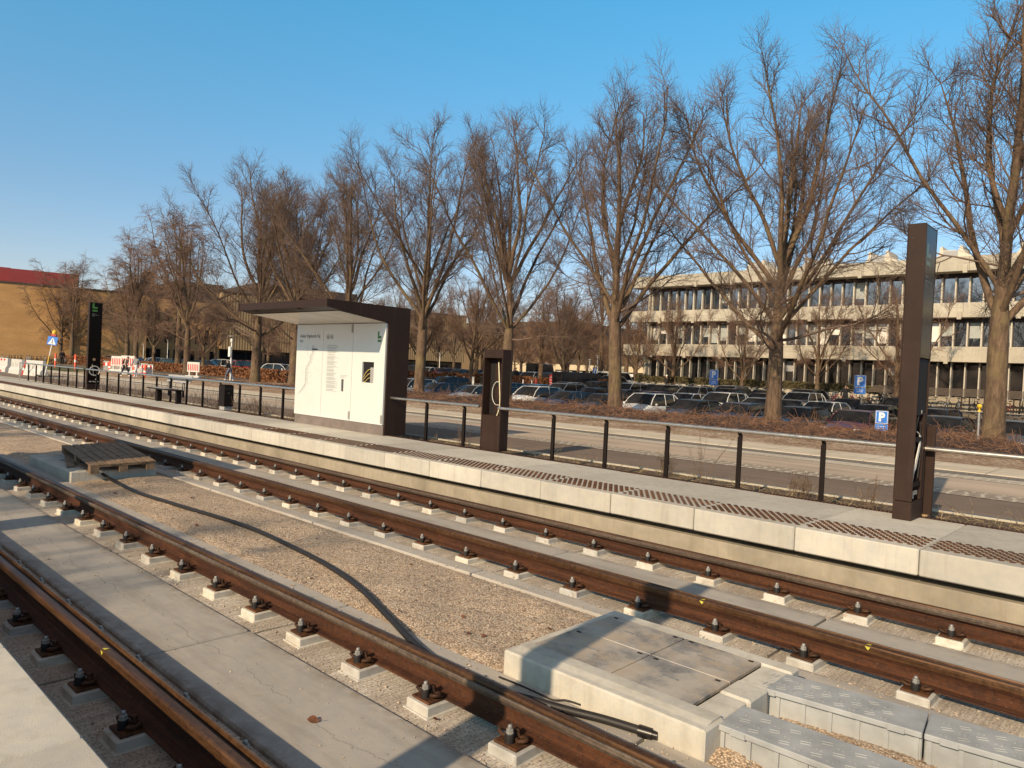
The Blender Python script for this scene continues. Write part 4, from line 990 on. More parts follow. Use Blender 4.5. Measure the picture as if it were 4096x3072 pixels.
def make_tree(seed, H, fork, nl, spread, dens=1.0, tr=.33, twig=.0056, droop=False):
    r = np.random.default_rng(seed)
    K = 10; z = np.linspace(-.3, H*.93, K); lead = np.zeros((1, K, 3)); lead[0, :, 2] = z
    lead[0, :, :2] = np.cumsum(r.normal(0, .10, (K, 2)), 0)*np.linspace(0, 1, K)[:, None]; lead[0, 0, :2] = 0
    lr = np.interp(z, [-.3, .15, .7, fork, fork+1.2, H*.93], [tr*1.5, tr*1.22, tr, tr*.80, tr*.50, .018])[None]
    zz = np.array([-.3, .1, .45, 1.0, 2.0, fork*.8, fork, fork+.8, fork+2, fork+4, H*.75, H*.93]); xy = np.stack([np.interp(zz, z, lead[0, :, 0]), np.interp(zz, z, lead[0, :, 1])], 1)
    LP = np.concatenate([xy, zz[:, None]], 1)[None]; LR = np.interp(zz, [-.3, .05, .4, 1, fork, fork+.8, fork+4, H*.93], [tr*1.55, tr*1.35, tr*1.1, tr, tr*.86, tr*.62, tr*.38, .016])[None]
    # main limbs leave the trunk near the fork and sweep upward
    az = np.arange(nl)*2.4+r.random(nl)*.8; hz = fork-.4+np.sort(r.random(nl))*H*.26
    tilt = np.radians(np.interp(hz, [fork-.4, fork+H*.26], [47, 15])+r.normal(0, 6, nl))*spread
    d = np.stack([np.cos(az)*np.sin(tilt), np.sin(az)*np.sin(tilt), np.cos(tilt)], 1)
    b = np.stack([np.interp(hz, zz, LP[0, :, 0]), np.interp(hz, zz, LP[0, :, 1]), hz], 1)
    L = (H-hz)*(.82+.24*r.random(nl)); limbs = grow(r, b, d, L, 12, .75, .075)
    r0 = tr*.36*(.65+.6*r.random(nl)); LM = r0[:, None]*np.linspace(1, .0, 12)[None]**.85*.93+.012
    trunk = [tubes(LP, LR, 12), tubes(limbs, LM, 7)]
    # low side boughs
    nb = max(2, int(nl*.3)); az = r.random(nb)*6.28; hz = fork*.85+r.random(nb)*2.5
    tl = np.radians(68+r.random(nb)*20); d = np.stack([np.cos(az)*np.sin(tl), np.sin(az)*np.sin(tl), np.cos(tl)], 1)
    b = np.stack([np.interp(hz, zz, LP[0, :, 0]), np.interp(hz, zz, LP[0, :, 1]), hz], 1)
    bows = grow(r, b, d, H*.30*(.7+.6*r.random(nb)), 12, .25 if not droop else -.3, .12); BR = (.06*tr/.33*(.6+.6*r.random(nb)))[:, None]*np.linspace(1, .15, 12)[None]
    crown = [tubes(bows, BR, 5)]
    top = LP[:, -6:]; tR = LR[:, -6:]; topi = np.stack([np.stack([np.interp(np.linspace(0, 5, 12), np.arange(6), top[0, :, c]) for c in range(3)], 1)]); topR = np.interp(np.linspace(0, 5, 12), np.arange(6), tR[0])[None]
    main = np.concatenate([limbs, topi]); mR = np.concatenate([LM, topR])
    S, SR = spawn(r, main, mR, int(17*dens), .18, .99, 28, 54, H*.12, H*.24, 8, .55 if not droop else -.15, .10, .028*tr/.33, .007, .55, .15)
    Sb, SbR = spawn(r, bows, BR, 8, .35, .99, 28, 54, H*.07, H*.16, 8, .3, .10, .02*tr/.33, .006, .4)
    S = np.concatenate([S, Sb]); SR = np.concatenate([SR, SbR])
    T, TR = spawn(r, S, SR, int(9*dens), .15, .99, 28, 56, H*.045, H*.10, 5, .3 if not droop else -.5, .12, .0125, twig*.9, .45)
    W, WR = spawn(r, T, TR, 7, .15, 1.0, 25, 58, .30, .75, 3, .15 if not droop else -.6, .14, twig*1.15, twig*.6, .3)
    W2, WR2 = spawn(r, S, SR, 5, .3, 1.0, 25, 55, .35, .8, 3, .2, .12, twig*1.2, twig*.6, .3)
    tw = 'twig' if dens > .95 else 'far_twig'; crown += [tubes(S, SR, 4), tubes(T, TR, 3), tubes(W, WR, 3), tubes(W2, WR2, 3)]
    a = arr_mesh('trunk', *join_arr(trunk), ['bark']); c = arr_mesh('crown', *join_arr(crown), [tw]); return a, c
TM = {}
for k, (sd, H, fk, nl, sp) in enumerate([(3, 14.6, 3.7, 12, 1.0), (8, 15.6, 4.2, 11, .9), (14, 15.4, 3.9, 12, .95), (21, 16.0, 4.4, 11, .9), (27, 15.0, 3.6, 14, 1.0)]): TM['big%d' % k] = make_tree(sd, H, fk, nl, sp)
for k, (sd, H, fk, nl, sp) in enumerate([(33, 8.6, 2.3, 7, 1.1), (37, 9.6, 2.6, 7, 1.0), (44, 7.6, 2.0, 6, 1.15)]): TM['mid%d' % k] = make_tree(sd, H, fk, nl, sp, .68, .19, .0078)
for k, (sd, H, fk, nl, sp) in enumerate([(51, 12.5, 3.0, 8, 1.15), (57, 13.2, 3.4, 7, 1.05)]): TM['left%d' % k] = make_tree(sd, H, fk, nl, sp, .82, .26, .010, True)
def tree(kind, x, y, z, rz, s, label, group=None, tilt=0.0):
    t = thing('bare_tree', label, 'tree', (x, y, z), rz, group); t.scale = (s, s, s); t.rotation_euler[1] = tilt
    a, c = TM[kind]; link('trunk', a, t); link('crown', c, t); return t
G1 = 'row of tall bare trees along the road'
for kind, x, y, rz, s, lab, tl in [
    ('big1', -4.55, 27.6, 0.0, .98, 'large bare tree at the right edge of the picture, leaning, behind the grey marker post', .05),
    ('big4', -11.95, 28.0, 2.2, .95, 'broad bare tree with a stout trunk between the two tall blue parking signs', 0),
    ('big1', -19.5, 28.0, .4, .97, 'tall bare tree with its trunk in front of the white parked car', 0),
    ('big2', -26.55, 28.0, 4.0, .94, 'tall bare tree rising directly behind the open brown kiosk', 0),
    ('big3', -33.76, 28.0, 5.2, .97, 'tall bare tree just right of the tram shelter', 0),
    ('big1', -41.6, 28.0, 3.1, .97, 'bare tree mostly hidden behind the right half of the tram shelter roof', 0),
    ('big0', -48.2, 28.0, 2.6, 1.0, 'bare tree whose trunk stands at the left end of the shelter wall', 0),
    ('big4', -53.9, 28.0, .9, 1.12, 'broad bare tree left of the shelter roof, near the lamp post with a white box', 0)]:
    tree(kind, x, y, zroad(x), rz, s, lab, G1, tl)
G2 = 'smaller drooping bare trees in front of the brick building'
for kind, x, y, rz, s, lab in [('left0', -75.2, 31.6, .5, 1.28, 'twin-stemmed drooping bare tree behind the single red and white barrier'), ('left1', -79.5, 32.5, 2.5, 1.34, 'tall drooping bare tree behind the red and white construction fence'), ('left1', -93.0, 33, 4.1, 1.22, 'slender pale bare tree just right of the black totem'), ('left0', -97.5, 33.5, 3.0, 1.2, 'bare tree standing directly behind the black totem'), ('left1', -112.5, 31.5, 1.2, 1.12, 'low forking bare tree in front of the blank brick wall'), ('left0', -115.5, 31, 5.0, .98, 'small forked bare tree beside the leaning crossing sign')]:
    tree(kind, x, y, .3, rz, s, lab, G2)
tree('mid2', -72.4, 32, .3, 2, .95, 'small bare tree behind the hedge right of the single barrier', G2); tree('mid0', -88.1, 33.2, .3, 4, 1.1, 'thin bare tree behind the pedestrians, beyond the hedge', G2)
G3 = 'small bare trees in front of the concrete building'
for kind, x, y, rz, s, lab in [('mid0', -31.8, 54.0, 1, .98, 'small bare tree left of the first tall parking sign, before the concrete building'), ('mid1', -25.7, 54.0, 3, .82, 'small bare tree to the left of the broad trunk, before the concrete building'), ('mid0', -20.0, 54.2, 5, .98, 'small bare tree right of the broad trunk, beside the person in black'), ('mid2', -14.6, 54.2, 2, 1.15, 'small bare tree just left of the tall brown pylon'), ('mid1', -4.6, 54, 2.2, .95, 'small bare tree half hidden behind the rightmost large trunk')]:
    tree(kind, x, y, zlot(x, 52), rz, s, lab, G3)
G4 = 'bare trees standing in rows in the car park beyond'
BT = [(-55.3, 46.3), (-51.4, 50), (-48.8, 46.5), (-43.8, 54), (-41.9, 48.4), (-39.7, 60), (-38.2, 47.6), (-45, 62), (-50, 62), (-57, 58), (-60, 50), (-63, 62), (-68, 52), (-72, 46), (-66, 72), (-58, 74), (-52, 76), (-47, 74), (-76, 60), (-84, 52), (-80, 70), (-88, 64), (-94, 50), (-72, 84), (-64, 90), (-58, 92), (-82, 88), (-70, 98), (-77, 101), (-90, 82), (-63, 44), (-68, 39.5), (-100, 46), (-104, 56), (-56, 84), (-50, 88), (-61, 82), (-46, 84), (-74, 92), (-86, 96), (-67, 80), (-43.5, 70)]
for i, (x, y) in enumerate(BT):
    tree(rnd.choice(['mid0', 'mid1', 'mid1', 'mid2', 'left1']), x+rnd.uniform(-.6, .6), y, zlot(x, y), rnd.random()*6, rnd.uniform(.9, 1.2), 'bare tree among the many standing in the car park beyond the first rows', G4)
# trees behind the camera that dapple the tracks
for k, (kind, x, y, rz, s) in enumerate([('mid1', -7.0, -18.5, .3, 1.3), ('big1', -19, -18.5, 2.1, .86)]):
    tree(kind, x, y, .4, rz, s, 'bare tree behind the near platform whose branches dapple the tracks', 'trees behind the near platform')

# ------------------------------------------------------------------ brambles, hedges, weeds
def stalks(n, xf, yf, zf, L0, L1, r0, up, wig, seed, K=4, lean=1.2):
    r = np.random.default_rng(seed); x = xf(r, n); y = yf(r, n); b = np.stack([x, y, np.array([zf(a, c) for a, c in zip(x, y)])], 1)
    d = r.normal(0, 1, (n, 3)); d[:, 2] = np.abs(d[:, 2])*.6+.35; d[:, :2] *= lean
    P = grow(r, b, d, L0+(L1-L0)*r.random(n), K, up, wig); R = (r0*(.6+.8*r.random(n)))[:, None]*np.linspace(1, .45, K)[None]; return P, R
def bram_h(x, y):
    e = max(0, 1-abs((y-26.3)/3.1)**2.6)**.5 if abs(y-26.3) < 3.1 else 0
    hh = .34+.07*math.sin(x*.9)+.07*math.sin(x*2.3+1)+.05*math.sin(x*5.1)
    if x < -44: hh *= .45
    return zroad(x)+.06+hh*e
m = MB(); X = np.arange(-70, 34, .5); m.grid([[(x, y, bram_h(x, y)-.10) for x in X] for y in np.linspace(23.1, 29.45, 16)])
o = m.build('bramble_thicket', ['bramble_floor']); o['kind'] = 'stuff'
dens = lambda r, n: -70+104*np.clip(r.random(n)*.55+.45*r.random(n)**.6, 0, 1)
P, R = stalks(40000, dens, lambda r, n: 23.2+6.0*r.random(n), lambda a, c: bram_h(a, c)-.16, .30, .85, .0095, -1.5, .26, 71, 5, 1.4)
P2, R2 = stalks(7000, dens, lambda r, n: 22.0+4*r.random(n)**.6, lambda a, c: zroad(a)+.1, .12, .5, .006, -1.2, .4, 72, 4, 2.2)
tagp(link('bramble_stems', arr_mesh('bramble_stems', *join_arr([tubes(P, R, 3), tubes(P2, R2, 3)]), ['bramble'])), kind='stuff')
m = MB(); m.box(-52, 30, 29.25, 29.4, -.2, .48); o = m.build('timber_edging', ['timber_old']); o['kind'] = 'structure'

def leafy_hedge(x0, x1, y0, y1, z0, h, label, mat='beech_leaf', n=7000, seed=1, axis='x', ls=.10, group=None):
    """a clipped hedge: bare inner twigs plus many small leaves over the surface and through its depth"""
    t = thing('hedge', label, 'hedge', ((x0+x1)/2, (y0+y1)/2, z0), 0, group); a, b = (x1-x0)/2, (y1-y0)/2
    r = np.random.default_rng(seed); u = r.random((n, 3)); P = np.stack([(u[:, 0]*2-1)*a, (u[:, 1]*2-1)*b, u[:, 2]*h], 1)
    k = r.integers(0, 3, n); side = k == 0; P[side, 1] = -b+np.abs(r.normal(0, .08, side.sum())); tp = k == 1; P[tp, 2] = h-np.abs(r.normal(0, .06, tp.sum()))
    P[:, 2] += .06*np.sin(P[:, 0]*1.7+seed)+.04*np.sin(P[:, 0]*4.1); P[:, 1] += .05*np.sin(P[:, 0]*2.2+P[:, 2]*3)
    d1 = norm(r.normal(0, 1, (n, 3))); d2 = norm(np.cross(d1, r.normal(0, 1, (n, 3)))); s = ls*(.5+r.random(n))[:, None]
    V = np.stack([P-d1*s, P-d2*s*.55, P+d1*s, P+d2*s*.55], 1).reshape(-1, 3); F = np.arange(n*4).reshape(-1, 4)
    link('foliage', arr_mesh('foliage', V, F, [mat], False), t)
    m = 500; b0 = np.stack([(r.random(m)*2-1)*a, (r.random(m)*2-1)*b*.7, np.zeros(m)], 1); d = r.normal(0, .25, (m, 3)); d[:, 2] = 1
    Q = grow(r, b0, d, np.full(m, h*.95), 4, .2, .15); link('stems', arr_mesh('stems', *tubes(Q, np.full((m, 4), .012), 3), ['twig']), t); return t
leafy_hedge(-92, -55.5, 31.6, 33.2, .22, 1.12, 'clipped brown beech hedge in front of the parked cars left of the shelter', n=21000, seed=2)
leafy_hedge(-124, -94, 31.2, 32.6, .22, 1.35, 'brown beech hedge by the blank brick wall, left of the black totem', n=15000, seed=3)
leafy_hedge(-62.5, -48.6, 47.6, 48.8, .84, .95, 'low brown beech hedge behind the row of white posts, right of the shelter', n=8000, seed=4)
leafy_hedge(-45.2, -38.6, 47.9, 48.8, .84, .95, 'short brown beech hedge behind the red notice board', n=4500, seed=5)
leafy_hedge(-38.0, -34.0, 47.9, 49.0, .60, 1.25, 'short beech hedge section right of the black van', n=3000, seed=6)
leafy_hedge(-38.6, -16.8, 58.35, 59.3, 1.80, .66, 'long low mossy hedge on the wall beneath the concrete building', 'moss_hedge', 14000, 7, ls=.09)

# weeds between platform and road
P, R = stalks(5200, lambda r, n: -70+75*np.sqrt(r.random(n)), lambda r, n: 10.4+1.5*r.random(n)**1.2, lambda a, c: zroad(a), .08, .34, .0035, -.6, .25, 81, 4, 1.5)
tagp(link('verge_grass', arr_mesh('verge_grass', *tubes(P, R, 3), ['dry_grass'])), kind='stuff')
P, R = stalks(520, lambda r, n: -45+26*r.random(n), lambda r, n: 10.5+1.5*r.random(n), lambda a, c: zroad(a), .3, .85, .006, .5, .14, 82, 5, .5)
Pb, Rb = spawn(np.random.default_rng(5), P, R, 4, .3, 1.0, 25, 60, .08, .22, 3, .2, .15, .004, .002)
tagp(link('dry_weeds', arr_mesh('dry_weeds', *join_arr([tubes(P, R, 3), tubes(Pb, Rb, 3)]), ['weed_stem'])), kind='stuff')
def weed(x, y, h, n, seed, label):
    r = np.random.default_rng(seed); b = np.zeros((n, 3)); b[:, :2] = r.normal(0, .07, (n, 2)); d = r.normal(0, .22, (n, 3)); d[:, 2] = 1
    P = grow(r, b, d, h*(.6+.5*r.random(n)), 6, .4, .08); R = np.full((n, 1), .0035)*np.linspace(1, .5, 6)[None]
    Pb, Rb = spawn(r, P, R, 9, .2, 1, 30, 70, .06, .20, 3, .3, .2, .0028, .0016)
    o = link('dry_weed', arr_mesh('dry_weed', *join_arr([tubes(P, R, 3), tubes(Pb, Rb, 3)]), ['weed_stem'])); o.location = (x, y, zroad(x)); return tagp(o, label, 'plant')
weed(-5.95, 11.2, 1.05, 9, 1, 'tall spindly dry weed beside the handrail, right of the kiosk'); weed(-6.9, 11.6, .42, 30, 2, 'low tangle of dry weeds behind the handrail posts'); weed(-3.2, 10.9, .5, 14, 3, 'small dry weed clump left of the tall pylon')
weed(-.95, 11.1, 1.15, 12, 4, 'tall dry weed at the right edge behind the handrail'); weed(-11.6, 11.0, .55, 16, 5, 'dry weed clump just right of the shelter'); weed(-18.8, 11.0, .5, 16, 6, 'dry weed clump left of the shelter wall'); weed(-4.3, 11.3, .4, 30, 8, 'tuft of pale dry stalks on the verge near the kerb')
# ------------------------------------------------------------------ concrete office building
FY = 62.0
t = thing('office_building', 'three-storey pale concrete office building with ribbon windows and roof skylights', 'building', (-20, FY, 1.8))
O = (-20, FY, 1.8)
class LB(MB):
    def build(s, name, mats, parent=None):
        s.v = [(a-O[0], b-O[1], c-O[2]) for a, b, c in s.v]; return MB.build(s, name, mats, parent)
BX0, BX1 = -41.3, 26.0
def slabband(z0, z1, yf, name='spandrel', x0=BX0):
    m = LB(); x = x0; k = 0
    while x < BX1:
        m.box(x+.008, min(x+3.62, BX1)-.008, yf, FY+.6, z0, z1, 0, .02); x += 3.62
    m.build(name, ['facade_concrete'], t)
    m = LB(); x = x0+3.4
    while x < BX1: m.box(x-.14, x+.14, yf-.16, yf-.003, z0-.16, z0+.42, 0, .01); x += 3.62
    m.build('downpipe_box', ['facade_concrete'], t)
slabband(11.13, 12.2, 60.85, 'parapet', -41.0); slabband(7.78, 8.86, 61.25); slabband(4.49, 5.60, 61.25, x0=-42.0)
m = LB(); m.box(BX0+1.6, BX1, 62.62, 76, 1.2, 11.1); m.build('core_wall', ['dark_frame'], t)
m = LB(); m.box(BX0+.3, BX1, 61.0, 78, 11.9, 12.1); m.build('roof', ['roof_concrete'], t)
for z0, z1, nm in ((8.86, 11.13, 'lintel'), (5.60, 7.78, 'lintel')):
    m = LB(); m.box(BX0+1.9, BX1, 62.05, 62.6, z1-.30, z1); m.build(nm, ['dark_frame'], t)
    m = LB(); m.box(BX0+1.9, BX1, 62.0, 62.6, z0, z0+.06); m.build('sill', ['roof_concrete'], t)
MS = .905
for fl, (z0, z1) in enumerate(((8.92, 10.84), (5.66, 7.49), (1.5, 4.30))):
    m = LB(); x = -39.3
    while x < BX1: m.box(x-(.05 if fl < 2 else .04), x+(.05 if fl < 2 else .04), 61.9 if fl == 2 else 61.98, 62.5, z0 if fl < 2 else 1.0, z1+.0 if fl < 2 else 4.489, 0, .012); x += MS
    m.build('mullion', ['roof_concrete'], t)
    x = -39.3; rest = LB()
    while x < BX1-1:
        r = rnd.random(); x0, x1 = x+.055, x+MS-.055
        if x < -7.0 and not (fl == 2 and x < -29):
            m = LB(); tl = .010*(rnd.random()-.5)
            m.add([(x0, 62.30+tl, z0), (x1, 62.30-tl, z0), (x1, 62.30-tl+.008*(rnd.random()-.5), z1), (x0, 62.30+tl, z1)], [(0, 1, 2, 3)])
            w = m.build('window', ['facade_glass' if fl < 2 else 'window_glass'], t)
            m = LB(); m.box(x0, x1, 62.26, 62.295, z0, z0+.05); m.box(x0, x0+.05, 62.26, 62.295, z0+.05, z1); m.build('frame', ['dark_frame'], w)
            if (fl == 1 and r < .5) or (fl == 2 and r < .12) or (fl == 0 and r < .12):
                d = rnd.uniform(.35, .95) if fl < 2 else rnd.uniform(.2, .5)
                m = LB(); m.box(x0+.045, x1-.005, 62.283, 62.293, z1-(z1-z0)*d, z1-.03); m.build('blind', ['blind' if rnd.random() < .6 else 'soffit'] if fl < 2 else ['silver_panel'], w)
        else: rest.add([(x0, 62.30, z0), (x1, 62.30, z0), (x1, 62.30, z1), (x0, 62.30, z1)], [(0, 1, 2, 3)])
        x += MS
    if rest.v: tagp(rest.build('window', ['facade_glass' if fl < 2 else 'window_glass'], t), kind='stuff')
# end wall of the ground floor set back, upper floor corner
m = LB(); m.box(-39.55, -39.3, 61.3, 62.6, 1.0, 4.48, 0, .02); m.box(-39.5, -39.32, 61.6, 76, 5.61, 7.77); m.box(-39.5, -39.32, 61.6, 76, 8.87, 11.12); m.build('end_wall', ['facade_concrete'], t)
for k in range(9):
    xc = -28.3+k*5.0; zb = 12.19
    m = LB(); L = 1.25
    pr = [(xc-1.0, zb), (xc-.92, zb+.08), (xc-.80, zb+.2), (xc-.73, zb+.40), (xc-.72, zb+.78), (xc-.55, zb+.85), (xc-.50, zb+.55), (xc+.50, zb+.50), (xc+.58, zb+.85), (xc+.75, zb+.84), (xc+.80, zb+.5), (xc+.95, zb+.3), (xc+1.2, zb+.12), (xc+1.5, zb)]
    m.prism(pr, 'y', 61.0, 63.4); s = m.build('skylight', ['roof_concrete'], t)
    m = LB(); m.box(xc-.48, xc+.48, 60.985, 60.997, zb+.02, zb+.48); m.build('glazing', ['silver_panel'], s)

# low wall, terrace and bicycle canopy in front of it
w = MB(); w.box(-38.8, -16.9, 58.3, 58.6, .2, 1.86, 0, .02); o = w.build('retaining_wall', ['pave_concrete']); tagp(o, 'pale low concrete wall under the mossy hedge, behind the parked bicycles', 'wall')
w = MB(); w.box(-16.9, 24, 60.2, 60.5, .2, 1.9, 0, .02); o = w.build('retaining_wall', ['wall_concrete']); tagp(o, 'shaded concrete wall behind the bicycles under the slatted canopy', 'wall')
w = MB(); w.box(-66, -38.5, 46.9, 47.25, -.15, .92)
for z in np.arange(-.1, .9, .16):
    for x in np.arange(-66, -38.6, .5): w.box(x+.02, x+.47, 46.88+.02*rnd.random(), 46.9, z+.01, z+.145)
o = w.build('stone_wall', ['cobble_grey']); tagp(o, 'low grey stone wall below the white posts at the back of the car park', 'wall')
t = thing('bicycle_canopy', 'long slatted canopy over the bicycle racks at the foot of the building', 'canopy', (-17.2, 55.9, .85))
m = MB()
for k in range(7):
    y = .1+k*.36; z = 1.16+k*.075
    m.box(0, 40, y, y+.20, z, z+.05)
m.build('slat', ['slat_wood'], t)
for k in range(14):
    m = MB(); x = .3+k*2.9; m.box(x, x+.07, .0, 2.6, 1.05, 1.12, 0, 0, None); m.box(x, x+.07, .0, .07, -.02, 1.05); m.box(x, x+.07, 2.4, 2.47, -.02, 1.2); m.build('bracket', ['brown_metal'], t)
m = MB(); m.tube([(0, -.4, .18), (40, -.4, .18)], .025, 6); m.build('rack_rail', ['galvanised'], t)

# ------------------------------------------------------------------ bicycles
def bike_builders(col):
    wh = []
    for y in (-.52, .52):
        m = MB(); m.tube([(0, y+.33*math.cos(a), .34+.33*math.sin(a)) for a in np.linspace(0, 2*PI, 17)[:-1]], .022, 4, closed=True)
        for a in np.linspace(0, 2*PI, 9)[:-1]: m.tube([(0, y, .34), (0, y+.32*math.cos(a), .34+.32*math.sin(a))], .004, 3, 1)
        wh.append(m)
    f = MB(); H = [(0, -.05, .32), (0, .18, .80), (0, -.36, .82), (0, .52, .34), (0, -.52, .34)]
    for a, b in ((0, 1), (0, 2), (1, 2), (0, 3), (1, 3)): f.tube([H[a], H[b]], .020, 5)
    f.tube([(0, -.34, .95), H[2], H[4]], .018, 5)
    mud = [(0, .52+.365*math.cos(a), .34+.365*math.sin(a)) for a in np.linspace(.2, 2.6, 8)]; f.tube(mud, .018, 4)
    h = MB(); h.tube([(-.28, -.18, 1.06), (-.2, -.30, 1.05), (0, -.35, 1.0), (.2, -.30, 1.05), (.28, -.18, 1.06)], .014, 5); h.tube([(0, -.34, .93), (0, -.35, 1.0)], .015, 5)
    s = MB(); s.tube([(0, .18, .8), (0, .21, .94)], .013, 5); s.prism([(-.02, -.02), (.02, -.02), (.09, .22), (-.09, .22)], 'z', .93, .98)
    s.v = [(a, b+.08 if i >= len(s.v)-16 else b, c) for i, (a, b, c) in enumerate(s.v)]
    return wh, f, h, s
def bike_proto(col, basket=False):
    wh, f, h, s = bike_builders(col); t = thing('bicycle', '', 'bicycle')
    for w in wh: w.build('wheel', ['tyre', 'galvanised'], t)
    f.build('frame', ['paint_'+col], t); h.build('handlebar', ['galvanised'], t); s.build('saddle', ['black_rubber'], t)
    if basket:
        m = MB(); m.box(-.17, .17, -.62, -.40, .82, .85); 
        for z in (.90, .97, 1.04): m.tube([(-.18, -.63, z), (.18, -.63, z), (.18, -.40, z), (-.18, -.40, z)], .008, 4, closed=True)
        for x in (-.18, -.06, .06, .18): m.tube([(x, -.63, .83), (x, -.63, 1.04)], .006, 4)
        m.build('basket', ['white_paint'], t)
    remember(t); return t
BP = {c: bike_proto(c, c == 'white') for c in ('black', 'white', 'silver', 'red')}
def bike_small(col):
    wh, f, h, s = bike_builders(col); M_ = MB()
    for w in wh: M_.add(w.v, w.f, 0)
    M_.add(f.v, f.f, 1); M_.add(h.v, h.f, 2); M_.add(s.v, s.f, 0)
    o = M_.build('bicycle', ['tyre', 'paint_'+col, 'galvanised']); return tagp(o, '', 'bicycle')
BS = {c: bike_small(c) for c in ('black', 'silver', 'red', 'navy')}
for o in BS.values(): remember(o)
used = set()
def bike(src, col, x, y, z, rz, label, group):
    key = (id(src), col); o = src[col]
    if key in used: o = copy_tree(o, (x, y, z), rz)
    else: used.add(key); o.location = (x, y, z); o.rotation_euler = (0, 0, rz)
    lean = rnd.uniform(-.14, .14); o.rotation_euler = (0, lean, rz) if abs(math.sin(rz)) < .5 else (lean, 0, rz)
    o['label'] = label; o['group'] = group; return o
CN = dict(black='black', white='white', silver='silver', red='red', navy='dark blue')
for k in range(30):
    c = rnd.choice(['black', 'black', 'silver', 'silver', 'navy', 'red']); x = -16.6+k*.62
    bike(BS, c, x+rnd.uniform(-.1, .1), 57.2, .88, rnd.uniform(-.5, .5)+(PI if rnd.random() < .3 else 0)+(PI/2 if rnd.random() < .3 else 0), CN[c]+' bicycle packed into the upper rack under the slatted canopy', CN[c]+' bicycles in the upper rack')
for k in range(30):
    c = rnd.choice(['black', 'black', 'silver', 'white', 'black', 'red']); x = -16.8+k*.50
    bike(BP, c, x+rnd.uniform(-.1, .1), 53.2+rnd.uniform(-.2, .2), -.11, rnd.uniform(-.6, .6)+(PI/2 if rnd.random() < .35 else 0), CN[c]+' bicycle in the lower row before the canopy, right of the tall signs', CN[c]+' bicycles in the lower row')
for k in range(44):
    c = rnd.choice(['black', 'black', 'silver', 'navy', 'red', 'silver']); x = -38.2+k*.485
    bike(BS, c, x+rnd.uniform(-.1, .1), 57.3+rnd.uniform(-.3, .3), .88, rnd.uniform(-.5, .5)+(PI/2 if rnd.random() < .3 else 0), CN[c]+' bicycle parked along the pale wall under the mossy hedge', CN[c]+' bicycles along the wall')
for k in range(26):
    c = rnd.choice(['black', 'silver', 'black', 'navy']); bike(BS, c, -113.8+rnd.uniform(-.5, .5), 24+k*.42, .35, PI/2+rnd.uniform(-.3, .3), CN[c]+' bicycle parked at the foot of the blank brick wall', CN[c]+' bicycles by the brick wall')

